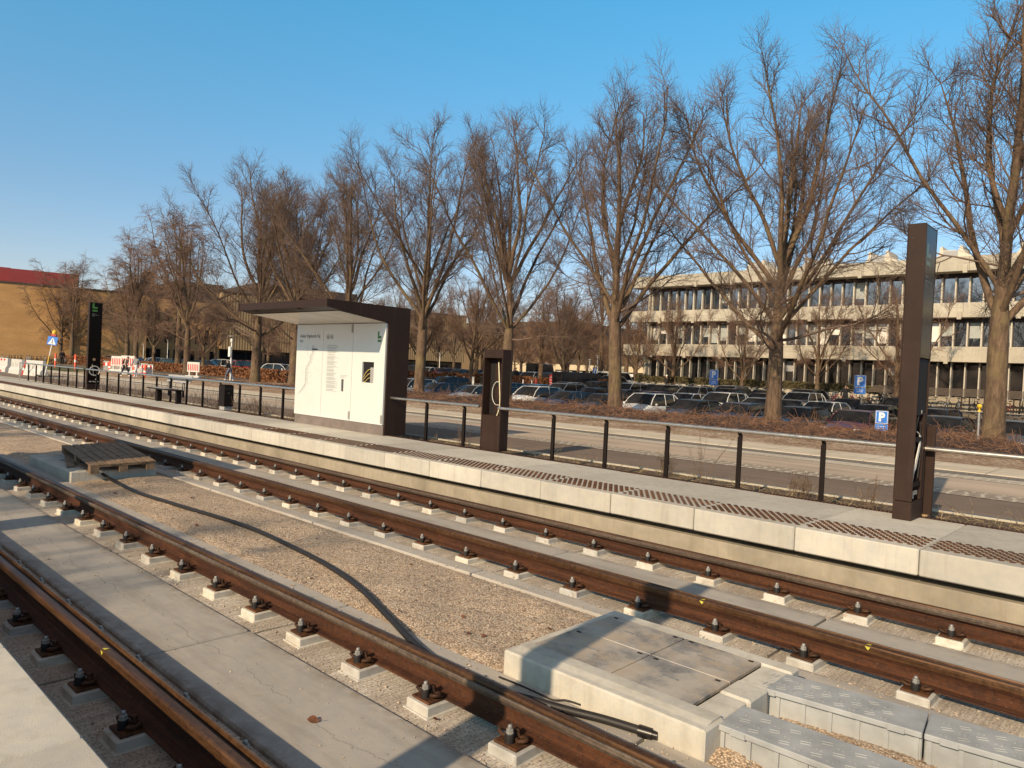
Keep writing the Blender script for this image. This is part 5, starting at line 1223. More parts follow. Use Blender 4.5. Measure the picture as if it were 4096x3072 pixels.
# ------------------------------------------------------------------ cars
STY = dict(hatch=dict(L=4.1, H=1.47, a=-.95, b=-.20, c=1.30, d=1.86, belt=.94, hood=.86), estate=dict(L=4.6, H=1.46, a=-1.0, b=-.25, c=1.75, d=2.16, belt=.93, hood=.85), suv=dict(L=4.4, H=1.64, a=-1.0, b=-.32, c=1.55, d=2.02, belt=1.04, hood=.98), saloon=dict(L=4.6, H=1.43, a=-1.0, b=-.22, c=.95, d=1.70, belt=.93, hood=.85))
CM = {}
def car_meshes(style):
    S = STY[style]; L, H, a, b, c, d, belt, hood = [S[k] for k in ('L', 'H', 'a', 'b', 'c', 'd', 'belt', 'hood')]; W = .89; h = L/2; out = {}
    st = [(-h, .58, .30, .70), (-h+.10, .70, .24, .80), (-h+.45, hood-.07, .22, .86), (-h+.9, hood, .20, .885), (a-.02, belt+.02, .20, W), (b, belt, .20, W), (0.4, belt, .20, W), (c, belt+.01, .20, W-.005), (min(d, h-.3), belt+.02, .22, W-.02), (h-.10, belt-.02 if style != 'saloon' else belt+.04, .26, .82), (h, .62, .34, .74)]
    rows = []
    for y, zt, zb, w in st:
        zt2 = zt-.05; crown = zt+(.035 if y < a else .0)
        rows.append([(w*.86, y, zb), (w, y, zb+.12), (w*1.0, y, (zb+zt)*.52), (w*.985, y, zt2-.12), (w*.93, y, zt2), (w*.80, y, zt-.005), (w*.4, y, crown), (0, y, crown+.008), (-w*.4, y, crown), (-w*.80, y, zt-.005), (-w*.93, y, zt2), (-w*.985, y, zt2-.12), (-w, y, (zb+zt)*.52), (-w, y, zb+.12), (-w*.86, y, zb)])
    m = MB(); m.grid(rows, 0, True); m.add(rows[0], [tuple(range(15))]); m.add(rows[-1], [tuple(range(14, -1, -1))])
    # roof shell and pillars
    wb, wr = W*.90, W*.70
    def gw(z): return wb+(wr-wb)*((z-belt)/(H-belt))**1.25
    ry = [b-.04, b+.18, b+.6, (b+c)/2, c-.25, c+.02]; rz = [H-.055, H-.012, H+.006, H+.008, H-.012, H-.06]
    m.grid([[(k*(gw(z)-.0 if abs(k) == 1 else gw(z)), y, z-(.045 if abs(k) == 1 else .012*abs(k))) for k in (-1, -.93, -.6, 0, .6, .93, 1)] for y, z in zip(ry, rz)], 0, True)
    for s in (-1, 1):
        def P(y, z, o=.004): return (s*(gw(z)+o), y, z)
        m.tube([P(a+.02, belt), P((a+b)/2-.03, (belt+H)/2+.02), P(b, H-.05)], .024, 5); m.tube([P(d-.02, belt), P((c+d)/2+.05, (belt+H)/2+.05), P(c, H-.06)], .036, 5)
        m.tube([P(b, H-.045), P(b+.5, H-.03), P((b+c)/2, H-.03), P(c, H-.055)], .019, 5)
        for yb in ((b+c)/2-.10, c-.12 if style in ('estate', 'suv') else None):
            if yb is not None: m.tube([P(yb, belt), P(yb+.05, H-.05)], .021, 5)
    out['body'] = (m, None)
    def pane(q, n=5, bow=0.03):
        m = MB(); (A, B, C, D) = [Vector(v) for v in q]; rows = []
        for i in range(3):
            u = i/2; l = A.lerp(D, u); r = B.lerp(C, u); rows.append([tuple(l.lerp(r, k/(n-1))+bow_dir*bow*(1-(2*k/(n-1)-1)**2)) for k in range(n)])
        m.grid(rows); return m
    bow_dir = Vector((0, -1, .2)); out['windscreen'] = (pane([(-wb+.02, a, belt), (wb-.02, a, belt), (gw(H-.05)-.03, b-.02, H-.05), (-gw(H-.05)+.03, b-.02, H-.05)], bow=.07), 'car_glass')
    bow_dir = Vector((0, 1, .1)); out['rear_window'] = (pane([(wb-.02, d, belt+.02), (-wb+.02, d, belt+.02), (-gw(H-.06)+.03, c+.02, H-.06), (gw(H-.06)-.03, c+.02, H-.06)], bow=.05), 'car_glass')
    for s in (-1, 1):
        m = MB(); n = 6; ys0 = np.linspace(a+.06, d-.06, n); ys1 = np.linspace(b+.02, c-.0, n)
        m.grid([[(s*(gw(belt)-.0), y, belt-.01) for y in ys0], [(s*(gw((belt+H)/2)-.0), (y+q)/2, (belt+H)/2) for y, q in zip(ys0, ys1)], [(s*gw(H-.05), q, H-.05) for q in ys1]]); out['side_window%d' % s] = (m, 'car_glass')
        m = MB(); m.lathe([(.0, 0), (.07, .01), (.085, .06), (.07, .10), (0, .11)], (0, 0, 0), 8); m.v = [(s*(W+.03+v[2]*.9), a+.28+v[1]*.7, belt+.05+v[0]*.8) for v in m.v]; out['wing_mirror%d' % s] = (m, None)
        m = MB(); m.box(s*.50, s*.80, -h+.06, -h+.26, hood-.24, hood-.10, 0, .03); out['headlight%d' % s] = (m, 'head_lamp')
        m = MB(); m.box(s*.58, s*.83, h-.12, h+.0, .74, .92, 0, .03); out['taillight%d' % s] = (m, 'tail_lamp')
        for y in (-h+.82, h-.85):
            m = MB(); m.lathe([(.20, 0), (.31, .0), (.325, .03), (.325, .18), (.30, .21), (.20, .205)], (0, 0, 0), 14); m.v = [(s*(W-.19+v[2]), y+v[0], .315+v[1]) for v in m.v]; out['wheel%d%.1f' % (s, y)] = (m, 'tyre')
            r_ = MB(); r_.lathe([(.03, 0), (.20, 0), (.205, .02), (.05, .03)], (0, 0, 0), 10); r_.v = [(s*(W-.19+.19+v[2]), y+v[0], .315+v[1]) for v in r_.v]; out['rim%d%.1f' % (s, y)] = (r_, 'alloy')
    m = MB(); m.box(-.26, .26, -h-.012, -h+.01, .42, .53); out['number_plate0'] = (m, 'white_paint')
    m = MB(); m.box(-.26, .26, h-.01, h+.012, .66, .77); out['number_plate1'] = (m, 'white_paint')
    m = MB(); m.box(-.5, .5, -h-.006, -h+.02, .56, .66, 0, .02); out['grille'] = (m, 'black_plastic')
    if style in ('estate', 'suv'):
        for s in (-1, 1):
            m = MB(); m.tube([(s*.56, b+.3, H-.01), (s*.57, b+.4, H+.045), (s*.57, c-.4, H+.045), (s*.56, c-.25, H-.01)], .014, 5); out['roof_rail%d' % s] = (m, 'black_plastic')
    return out
def car_proto(style, col):
    k = (style, col)
    if k in CM: return CM[k]
    if style not in CM: CM[style] = {n: (mb.mesh(n, [mt] if mt else ['paint_black']), mt) for n, (mb, mt) in car_meshes(style).items()}
    CM[k] = CM[style]; return CM[k]
KN = dict(hatch='hatchback', estate='estate car', suv='tall crossover', saloon='saloon')
CC = dict(black='black', grey='dark grey', navy='dark blue', white='white', silver='silver', red='red', maroon='maroon', blue='black and bright blue')
def car(style, col, x, y, z, rz, label, s=1.0):
    P = car_proto(style, col); t = thing('parked_car', label, 'car', (x, y, z), rz, 'cars parked in the car park'); t.scale = (s, s, s); last = {}
    for n, (me, mt) in P.items():
        base = n.rstrip('-0123456789.').rstrip('-'); par = t
        if base == 'rim': par = last[n[3:]]
        o = link(base, me, par)
        if base == 'wheel': last[n[5:]] = o
        if mt is None:
            o.material_slots[0].link = 'OBJECT'; o.material_slots[0].material = MATS['paint_'+col]
    return t
ORD = ['', 'first', 'second', 'third', 'fourth', 'fifth', 'sixth', 'seventh', 'eighth', 'ninth', 'tenth', 'eleventh', 'twelfth', 'thirteenth', 'fourteenth', 'fifteenth', 'sixteenth', 'seventeenth', 'eighteenth', 'nineteenth', 'twentieth', 'twenty-first', 'twenty-second', 'twenty-third', 'twenty-fourth']
def row(cars, y, zf, rz, where):
    # cars listed from left to right in the picture
    for i, (x, st, col) in enumerate(cars):
        car(st, col, x, y+rnd.uniform(-.2, .2), zf(x, y), rz+rnd.uniform(-.03, .03), '%s %s, %s from the left in %s' % (CC[col], KN[st], ORD[i+1], where))
def lotz(x, y): return zlot(x, y)+.005
row([(-49.6, 'hatch', 'black'), (-46.9, 'estate', 'silver'), (-43.6, 'hatch', 'silver'), (-39.8, 'suv', 'silver'), (-37.0, 'hatch', 'navy'), (-33.6, 'estate', 'silver'), (-31.0, 'estate', 'black'), (-28.3, 'suv', 'white'), (-25.9, 'hatch', 'navy'), (-23.3, 'hatch', 'black'), (-20.55, 'suv', 'white'), (-18.0, 'hatch', 'black'), (-15.5, 'estate', 'navy'), (-12.75, 'estate', 'black'), (-10.3, 'hatch', 'maroon'), (-7.0, 'hatch', 'black'), (-4.9, 'hatch', 'grey'), (-2.9, 'saloon', 'navy')], 32.4, lotz, 0, 'the front row behind the brambles')
row([(-45.5, 'estate', 'black'), (-42.5, 'suv', 'navy'), (-36.0, 'hatch', 'silver'), (-33.3, 'hatch', 'blue'), (-30.6, 'suv', 'silver'), (-28.2, 'hatch', 'navy'), (-26.0, 'hatch', 'black'), (-23.7, 'hatch', 'maroon'), (-21.5, 'hatch', 'white'), (-19.2, 'suv', 'white'), (-17.0, 'estate', 'silver'), (-15.3, 'estate', 'grey'), (-13.6, 'hatch', 'white'), (-11.2, 'hatch', 'black'), (-8.6, 'estate', 'navy'), (-3.5, 'estate', 'black')], 38.0, lotz, 0, 'the second parking row')
row([(-35.2, 'hatch', 'white'), (-32.3, 'suv', 'black'), (-29.5, 'suv', 'white'), (-26.9, 'suv', 'black'), (-24.3, 'suv', 'silver'), (-21.7, 'suv', 'black'), (-19.4, 'estate', 'grey'), (-17.0, 'suv', 'white'), (-14.2, 'saloon', 'black'), (-11.5, 'suv', 'black')], 43.8, lotz, 0, 'the third parking row')
row([(-34.0, 'estate', 'black'), (-31.4, 'hatch', 'white'), (-28.8, 'hatch', 'white'), (-26.3, 'estate', 'black'), (-23.8, 'suv', 'silver'), (-21.2, 'hatch', 'black'), (-18.4, 'suv', 'grey')], 49.3, lotz, PI, 'the last row before the bicycles')
row([(-72.5, 'suv', 'black'), (-69.7, 'hatch', 'navy'), (-67.0, 'suv', 'black'), (-64.4, 'hatch', 'white'), (-61.6, 'hatch', 'red'), (-59.0, 'saloon', 'black'), (-56.4, 'hatch', 'grey'), (-53.8, 'estate', 'silver'), (-51.1, 'hatch', 'silver'), (-48.5, 'hatch', 'white'), (-46.0, 'estate', 'black'), (-43.6, 'suv', 'navy'), (-41.2, 'saloon', 'grey'), (-38.4, 'hatch', 'silver')], 54.5, lotz, .25, 'the upper row behind the beech hedges')
row([(-66, 'hatch', 'red'), (-62.8, 'suv', 'black'), (-59.6, 'hatch', 'red'), (-56.8, 'hatch', 'red'), (-53.5, 'hatch', 'grey'), (-49.9, 'suv', 'silver'), (-47.0, 'hatch', 'red'), (-43.5, 'hatch', 'silver'), (-40.6, 'hatch', 'white')], 63.5, lotz, -.3, 'the farthest row under the trees')
lab = ['low black saloon behind the hedge beside the black totem', 'black saloon right of the black totem', 'black hatchback behind the second pedestrian', 'white hatchback mostly hidden by the hedge', 'silver hatchback by the pale lamp post', 'dark grey car between two tree trunks', 'dark car in front of the white crossover behind the hedge', 'white crossover with black trim behind the brown hedge', 'red crossover right of the white one', 'black hatchback behind the post with a white box', 'white hatchback just left of the shelter trees', 'dark grey hatchback at the left end of the shelter', 'dark blue estate car beside the shelter wall']
for (x, y, st, col, rz), l in zip([(-121, 36.5, 'saloon', 'black', 2.0), (-109, 36.2, 'saloon', 'black', 2.0), (-101.5, 36, 'saloon', 'black', 2.2), (-97, 37.5, 'hatch', 'white', 2.0), (-93.5, 36.5, 'hatch', 'silver', 2.0), (-88.5, 36.5, 'estate', 'grey', 2.2), (-78.3, 35.2, 'hatch', 'black', 2.1), (-79.5, 38.2, 'suv', 'white', 2.15), (-76.2, 39.2, 'suv', 'red', 2.1), (-73.2, 40.2, 'hatch', 'black', 2.4), (-68.4, 38.5, 'hatch', 'white', 2.0), (-65.2, 39.5, 'hatch', 'grey', 2.1), (-62.4, 40.3, 'estate', 'navy', 2.0)], lab): car(st, col, x, y, .36, rz, l, 1.06)
# van
def van(x, y, z, rz, col, label, H=2.0):
    t = thing('parked_van', label, 'van', (x, y, z), rz, None); h = 2.5; W = .95; m = MB()
    pr = [(-h, .35), (-h, .85), (-h+.75, 1.08), (-h+1.55, H-.08), (-h+1.9, H), (h-.06, H), (h, H-.1), (h, .35)]
    rows = [[(-W, a, b) for a, b in pr], [(-W*1.0, a, b) for a, b in pr]]
    m.prism([(a, b) for a, b in pr], 'x', -W, W); m.build('body', ['paint_'+col], t)
    m = MB(); m.box(-.85, .85, h-.01, h+.012, 1.25, 1.75, 0, .01); m.build('rear_window', ['car_glass'], t)
    for s in (-1, 1):
        m = MB(); m.prism([(-h+.95, 1.12), (-h+1.6, H-.2), (-h+2.35, H-.2), (-h+2.35, 1.1)], 'x', s*W, s*(W+.012)); m.box(s*W, s*(W+.01), -h+2.5, h-.3, 1.12, 1.72); m.build('side_window', ['car_glass'], t)
        m = MB(); m.box(s*(W-.07), s*(W+.006), h-.02, h+.015, .9, 1.25, 0, .01); m.build('taillight', ['tail_lamp'], t)
        for yy in (-h+.9, h-1.0):
            m = MB(); m.lathe([(.2, 0), (.32, 0), (.34, .03), (.34, .2), (.2, .21)], (0, 0, 0), 14); m.v = [(s*(W-.2+v[2]), yy+v[0], .33+v[1]) for v in m.v]; m.build('wheel', ['tyre'], t)
    m = MB(); m.box(-.005, .005, h+.001, h+.006, .4, H-.12); m.box(-.8, -.79, h+.001, h+.008, .5, H-.2); m.build('door_seam', ['alloy'], t)
    m = MB(); m.prism([(-h+.78, 1.10), (-h+1.52, H-.12), (-h+1.5, H-.10), (-h+.74, 1.12)], 'x', -.85, .85); m.build('windscreen', ['car_glass'], t)
van(-36.3, 47.6, lotz(-34, 45), PI-.42, 'black', 'black panel van standing with its rear doors toward the tracks', 2.22)
van(-58.5, 68, .86, 1.2, 'black', 'tall dark van parked under the far trees left of the kiosk', 2.6)
van(-42.6, 61, .86, 1.2, 'white', 'white van roof among the cars behind the notice board', 1.9)
# ------------------------------------------------------------------ brick buildings to the left and far buildings
WX = -118.0
t = thing('brick_building', 'blank yellow brick hall with a dark red cladded box on its roof', 'building', (WX, 25, 0), math.radians(-15))
class OB(MB):
    def build(s, name, mats, parent, O):
        s.v = [(a-O[0], b-O[1], c-O[2]) for a, b, c in s.v]; return MB.build(s, name, mats, parent)
O1 = (WX, 25, 0)
m = OB(); m.box(WX-40, WX, -5, 42.2, -.3, 11.05); m.build('wall', ['yellow_brick'], t, O1)
m = OB(); m.box(WX-40.1, WX+.1, -5.1, 42.3, 11.05, 11.3); m.build('coping', ['dark_cladding'], t, O1)
m = OB(); m.box(WX-30, WX-1.0, 25.1, 33.3, 11.31, 13.1); m.box(WX-30, WX-1.04, 25.06, 33.34, 13.1, 13.2); m.build('roof_box', ['red_cladding'], t, O1)
m = OB(); m.box(WX-30, WX-8.0, 10, 24.9, 11.31, 13.9); m.build('roof_box', ['red_cladding'], t, O1)
t = thing('lecture_building', 'long brick and ribbed-clad building with narrow windows beyond the trees', 'building', (WX-2, 60, 0), math.radians(-9)); O2 = (WX-2, 60, 0); x = WX-2
m = OB(); m.box(x-30, x, 42.4, 56, -.3, 11.4); m.build('wall', ['yellow_brick'], t, O2)
m = OB(); m.box(x-30, x+.6, 56, 106, 3.85, 13.4); m.build('ribbed_wall', ['ribbed_cladding'], t, O2)
m = OB(); m.box(x-30, x-.6, 56, 106, -.3, 3.84); m.build('ground_floor', ['dark_frame'], t, O2)
for k in range(22):
    m = OB(); y = 56.4+k*2.2; m.add([(x-.55, y, .5), (x-.55, y+2.0, .5), (x-.55, y+2.0, 3.5), (x-.55, y, 3.5)], [(0, 1, 2, 3)]); m.build('window', ['window_glass'], t, O2)
m = OB(); m.box(x-30, x+.7, 56, 106, 13.4, 13.7); m.box(x-26, x-3, 43.5, 62, 11.41, 14.0); m.box(x-22, x-2, 62.2, 82, 13.71, 15.9); m.box(x-22, x-6, 50, 58, 14.0, 15.2); m.box(x-12, x-10, 45.9, 47.5, 14.0, 16.6); m.build('roof_plant', ['dark_cladding'], t, O2)
for fl, (z0, z1, n0) in enumerate(((4.4, 6.9, 0), (7.9, 9.9, 1), (1.0, 3.3, 2))):
    y = 43.0
    while y < 55.4:
        wdt = rnd.choice([.45, .8, .8]); 
        m = OB(); m.box(x-.05, x+.012, y, y+wdt, z0, z1); w = m.build('window', ['dark_frame'], t, O2)
        m = OB(); m.add([(x+.016, y+.06, z0+.06), (x+.016, y+wdt-.06, z0+.06), (x+.016, y+wdt-.06, z1-.06), (x+.016, y+.06, z1-.06)], [(0, 1, 2, 3)]); m.build('pane', ['window_glass'], w, O2); y += wdt+rnd.choice([.55, .7, .9])
t = thing('low_building', 'long low cream building far beyond the car park', 'building', (-80, 112, .8)); O3 = (-80, 112, .8)
m = OB(); m.box(-112, -60, 112, 124, .4, 2.0); m.box(-112, -60, 111.6, 124, 3.25, 4.3); m.box(-104.5, -92.5, 111.5, 112, .4, 4.35); m.build('wall', ['cream_render'], t, O3)
for k in range(26):
    xx = -92.3+k*1.25
    m = OB(); m.box(xx, xx+1.2, 112.1, 112.2, 2.0, 3.25); m.build('window', ['window_glass' if rnd.random() < .55 else 'white_paint'], t, O3)
m = OB(); m.box(-112, -60, 111.9, 112.05, 3.12, 3.24); m.build('gutter', ['dark_frame'], t, O3)
t = thing('far_hall', 'big dark hall roof rising behind the trees above the kiosk', 'building', (-120, 150, 0)); O4 = (-120, 150, 0)
m = OB(); m.box(-175, -112, 140, 170, -.3, 12.5); m.build('wall', ['ribbed_cladding'], t, O4)
m = OB(); m.box(-176, -111, 139, 171, 12.5, 15.5); m.build('roof', ['dark_cladding'], t, O4)
# distant wood closing the horizon: one mass
r = np.random.default_rng(99); n = 5200; X = -260+330*r.random(n); Yd = 150+60*r.random(n)
b = np.stack([X, Yd, np.full(n, .5)], 1); d = r.normal(0, .25, (n, 3)); d[:, 2] = 1
P = grow(r, b, d, 6+4.5*r.random(n), 6, .3, .12); R = np.full((n, 1), .10)*np.linspace(1, .3, 6)[None]
S_, SR_ = spawn(r, P, R, 8, .25, 1, 25, 60, 1.2, 3.0, 4, .4, .12, .05, .02)
tagp(link('distant_wood', arr_mesh('distant_wood', *join_arr([tubes(P, R, 3), tubes(S_, SR_, 3)]), ['far_twig'])), kind='stuff')

# ------------------------------------------------------------------ signs, lamps, posts
def parking_sign(x, y, zb, ztop, w, label, lines, low=False):
    t = thing('parking_sign', label, 'road sign', (x, y, zb)); H = ztop-zb; k = w/.5; t.rotation_euler[2] = .22
    m = MB(); m.tube([(0.09*k, .05, -.1), (0.09*k, .05, H)], .03, 8); m.build('post', ['galvanised'], t)
    m = MB(); m.box(-w/2-.012, w/2+.012, .0, .015, H-w*1.18, H+.0, 0, .004); b = m.build('backing', ['silver_panel'], t)
    m = MB(); m.box(-w/2, w/2, -.006, -.001, H-w*1.16, H-.012); m.build('plate', ['sign_blue'], b)
    m = MB()
    for a in ((-w/2+.012, w/2-.012, H-w*1.15, H-w*1.15+.014), (-w/2+.012, w/2-.012, H-.036, H-.022), (-w/2+.012, -w/2+.026, H-w*1.15, H-.022), (w/2-.026, w/2-.012, H-w*1.15, H-.022)): m.box(a[0], a[1], -.0085, -.0065, a[2], a[3])
    m.build('border', ['white_paint'], b)
    text_mesh('letter', 'P', 'white_paint', -w*.24, w*.26, H-w*.98, H-w*.16, -.0085, parent=b, bold=.05)
    h2 = w*.62; z1 = H-w*1.22
    m = MB(); m.box(-w/2-.012, w/2+.012, .0, .015, z1-h2, z1, 0, .004); b2 = m.build('backing', ['silver_panel'], t)
    m = MB(); m.box(-w/2, w/2, -.006, -.001, z1-h2+.012, z1-.012); m.build('plate', ['sign_blue'], b2)
    for i, tx in enumerate(lines):
        zz = z1-h2*(.40+.28*i); ww = w*(.26 if len(tx) < 5 else .36); text_mesh('lettering', tx, 'white_paint', -ww, ww, zz, zz+h2*.17, -.0085, parent=b2, bold=.02)
    return t
parking_sign(-21.6, 41.5, .0, 2.92, .52, 'tall blue parking sign left of the broad tree trunk', ['2 timer', '8-18'])
parking_sign(-13.0, 41.5, .0, 2.90, .56, 'tall blue parking sign between the broad trunk and the brown pylon', ['2 timer', '8-18'])
parking_sign(-8.43, 29.6, .35, 1.36, .42, 'low blue parking sign beside the maroon car', ['Kun reserveret', 'parkering'])
parking_sign(-44.0, 59.4, .8, 3.1, .5, 'small distant blue parking sign by the white van', ['24 t'])
def marker(x, y, z, h, label):
    t = thing('marker_post', label, 'post', (x, y, z)); m = MB(); m.lathe([(.035, -.1), (.033, h-.18)], (0, 0, 0), 10); m.build('post', ['galvanised'], t)
    m = MB(); m.lathe([(.05, h-.18), (.05, h-.13), (.022, h-.12), (.024, h-.07), (.06, h-.05), (.075, h), (.055, h+.045), (.01, h+.06)], (0, 0, 0), 12); m.build('cap', ['yellow_plastic'], t)
marker(-4.62, 25.8, zroad(-5)+.1, 1.30, 'grey marker post with a yellow cap standing in the brambles at the right')
marker(-10.4, 40.2, -.12, 1.45, 'grey marker post with a yellow cap behind the low parking sign')
def lamp(x, y, z, h, label, grp):
    t = thing('street_lamp', label, 'lamp', (x, y, z), 0, grp); m = MB(); m.lathe([(.06, -.2), (.055, .8), (.04, h-.35)], (0, 0, 0), 8); m.build('pole', ['white_paint'], t)
    m = MB(); m.lathe([(.05, h-.35), (.09, h-.3), (.10, h-.1), (.02, h-.02)], (0, 0, 0), 10); m.build('lantern', ['silver_panel'], t)
    m = MB(); m.lathe([(.20, h-.06), (.21, h-.04), (.05, h+.03)], (0, 0, 0), 12); m.build('lamp_shade', ['galvanised'], t)
G = 'thin lamp posts of the car park'
lamp(-92.6, 36.5, .3, 3.9, 'thin pale lamp post in front of a trunk behind the second pedestrian', G); lamp(-104.5, 38, .3, 3.4, 'thin lamp post before the row of dark doorways', G); lamp(-114.5, 32, .3, 3.8, 'thin lamp post against the blank brick wall', G)
lamp(-40.5, 55, .8, 3.35, 'taller thin lamp post beside the distant parking sign', G); lamp(-41.4, 55, .8, 2.95, 'shorter thin lamp post left of the distant parking sign', G); lamp(-64.5, 56.5, .8, 3.3, 'thin lamp post among the cars between shelter and kiosk', G); lamp(-60.0, 64, .8, 2.9, 'yellowish lamp post far between shelter and kiosk', G)
t = thing('lamp_post', 'grey lamp post carrying a white cabinet, left of the shelter', 'lamp', (-55.95, 27.0, zroad(-56)))
m = MB(); m.lathe([(.06, -.1), (.055, 3.2)], (0, 0, 0), 10); m.build('pole', ['white_paint'], t)
m = MB(); m.box(-.16, .16, -.20, -.06, 2.05, 2.85, 0, .01); m.build('cabinet', ['white_paint'], t)
m = MB(); m.lathe([(.06, 3.2), (.12, 3.25), (.10, 3.5), (.03, 3.55)], (0, 0, 0), 10); m.build('lantern', ['white_paint'], t)
m = MB(); m.lathe([(.38, 3.66), (.38, 3.69), (.03, 3.74)], (0, 0, 0), 14); m.lathe([(.02, 3.5), (.02, 3.7)], (0, 0, 0), 6); m.build('lamp_shade', ['galvanised'], t)
GW = 'short white posts before the beech hedge'
for x in (-51.6, -50.35, -49.2, -48.05, -47.9, -41.8, -40.8, -38.35):
    m = MB(); m.lathe([(.05, 0), (.05, .78), (.045, .8)], (0, 0, 0), 8); o = m.build('white_post', ['white_paint']); o.location = (x, 46.2, .80 if x < -38.5 else .7); tagp(o, 'short white post in front of the low beech hedge above the stone wall', 'post', GW)
m = MB(); m.lathe([(.09, 0), (.09, .92), (.07, .95)], (0, 0, 0), 10); o = m.build('red_post', ['red_paint']); o.location = (-39.8, 45.6, .75); tagp(o, 'single red post left of the red notice board', 'post')
t = thing('notice_board', 'bright red notice board with white lines beside the black van', 'sign', (-38.75, 46.6, .93), .4); t.scale = (.62, .62, .9)
m = MB(); m.box(-.62, .62, -.03, .03, .2, 1.35, 0, .01); m.build('board', ['red_paint'], t)
m = MB()
for k in range(4): m.box(-.56, .56-.1*(k % 2), -.034, -.031, .32+k*.26, .36+k*.26)
m.build('white_line', ['white_paint'], t)
m = MB(); m.box(-.68, -.62, -.04, .04, -.1, 1.4); m.box(.62, .68, -.04, .04, -.1, 1.4); m.build('post', ['post_metal'], t)

# ------------------------------------------------------------------ road works at the left
def wx(x): return zroad(x)
t = thing('pedestrian_sign', 'leaning blue pedestrian crossing sign topped by an amber warning lamp', 'road sign', (-57.4, 14.5, .3)); t.rotation_euler = (math.radians(-9), math.radians(6), .9)
m = MB(); m.tube([(0, 0, 0), (0, 0, 3.05)], .035, 8); m.build('pole', ['white_paint'], t)
m = MB(); m.tube([(0, 0, .9), (0, 0, 1.5)], .037, 8); m.build('sleeve', ['yellow_plastic'], t)
m = MB(); m.box(-.32, .32, -.06, -.035, 2.25, 2.85, 0, .01); b = m.build('plate', ['sign_blue'], t)
m = MB(); m.add([(-.25, -.063, 2.31), (.25, -.063, 2.31), (0, -.063, 2.78)], [(0, 1, 2)]); m.build('triangle', ['white_paint'], b)
m = MB(); m.box(-.02, .03, -.067, -.0645, 2.46, 2.6); m.lathe([(.03, 0)], (0, 0, 0), 4) if False else m.box(-.015, .025, -.067, -.0645, 2.61, 2.66); m.add([(-.03, -.066, 2.47), (-.075, -.066, 2.34), (-.045, -.066, 2.34), (.0, -.066, 2.47), (.0, -.066, 2.47), (.05, -.066, 2.34), (.08, -.066, 2.34), (.03, -.066, 2.47)], [(0, 1, 2, 3), (4, 5, 6, 7)]); m.build('walking_figure', ['ink'], b)
m = MB(); m.box(-.16, .16, -.1, .1, 2.87, 3.02, 0, .02); m.build('lamp_base', ['red_paint'], t)
m = MB(); m.lathe([(.13, 3.02), (.15, 3.1), (.15, 3.2), (.10, 3.30), (.02, 3.33)], (0, 0, 0), 12); m.build('amber_lamp', ['yellow_plastic'], t)
m = MB(); m.box(-.45, .45, -.3, .3, -.02, .08, 0, .02); m.build('foot', ['black_rubber'], t)
def water_barrier(x, y, rz, label, striped, L=4.6, H=1.1):
    t = thing('water_barrier', label, 'barrier', (x, y, .28), rz, 'white water-filled barriers by the road works')
    m = MB(); m.prism([(-.28, 0), (.28, 0), (.24, .35), (.12, .5), (.10, H), (-.10, H), (-.12, .5), (-.24, .35)], 'x', -L/2, L/2); m.build('body', ['barrier_white'], t)
    if striped:
        m = MB()
        n = 5
        for k in range(n): a = -L/2+.3+k*(L-.5)/n; m.box(a, a+.42, -.107, -.1015, H-.32, H-.06)
        for k in range(3): a = -L/2+.5+k*1.4; m.box(a, a+.4, -.285, -.281, .02, .16)
        m.build('red_stripe', ['red_paint'], t)
        m = MB()
        for k in range(11): a = -L/2+1.0+k*.31; m.add([(a, -.125, .45), (a+.05, -.125, .45), (a+.17, -.105, .78), (a+.12, -.105, .78)], [(0, 1, 2, 3)])
        m.build('slot', ['ink_pale'], t)
    else:
        m = MB()
        for k in range(3): a = -L/2+.4+k*1.35; m.box(a, a+.06, -.125, -.105, .2, .9) ; m.box(a+.5, a+.9, -.128, -.105, .40, .46); m.box(a+.5, a+.56, -.128, -.105, .46, .75)
        m.build('groove', ['ink_pale'], t)
water_barrier(-70.2, 14.6, .05, 'white water barrier with red stripes at the far left edge', True)
water_barrier(-63.9, 14.4, -.05, 'plain white water barrier between the striped one and the leaning sign', False, 3.8); water_barrier(-60.0, 14.6, .06, 'plain white water barrier at the foot of the leaning crossing sign', False, 3.4)
for x, y, rx, lab in ((-60.6, 13.9, .35, 'red and white striped plank leaning on the white barriers'),):
    t = thing('warning_plank', lab, 'plank', (x, y, .3)); t.rotation_euler = (0, .5, .2); m = MB(); m.box(-.08, .08, -.02, .02, 0, 1.1, 0, .005); m.build('plank', ['red_paint'], t)
    m = MB(); m.box(-.081, .081, -.022, .022, .4, .6); m.build('white_stripe', ['white_paint'], t)
for x, y, lab in ((-93, 24.5, 'orange marker stake at the far left before the bicycles'), (-86, 24.5, 'orange marker stake left of the leaning sign'), (-80.3, 24.5, 'tilted orange marker stake nearest the leaning sign')):
    t = thing('marker_stake', lab, 'marker', (x, y, .25)); m = MB(); m.lathe([(.11, 0), (.10, 1.6), (.02, 1.65)], (0, 0, 0), 8); m.build('stake', ['orange_plastic'], t); m = MB(); m.lathe([(.112, .8), (.111, 1.05)], (0, 0, 0), 8); m.build('reflector', ['white_paint'], t)
def beacon(x, y, h, lab, tilt=0.0):
    t = thing('marker_beacon', lab, 'beacon', (x, y, zroad(x)+.02)); t.rotation_euler = (0, tilt, .6)
    m = MB(); m.box(-.11, .11, -.03, .03, .06, h, 0, .02); m.build('panel', ['orange_plastic'], t); m = MB(); m.box(-.112, .112, -.033, .033, h*.42, h*.55); m.build('reflector', ['white_paint'], t); m = MB(); m.box(-.22, .22, -.2, .2, 0, .06, 0, .02); m.build('foot', ['black_rubber'], t)
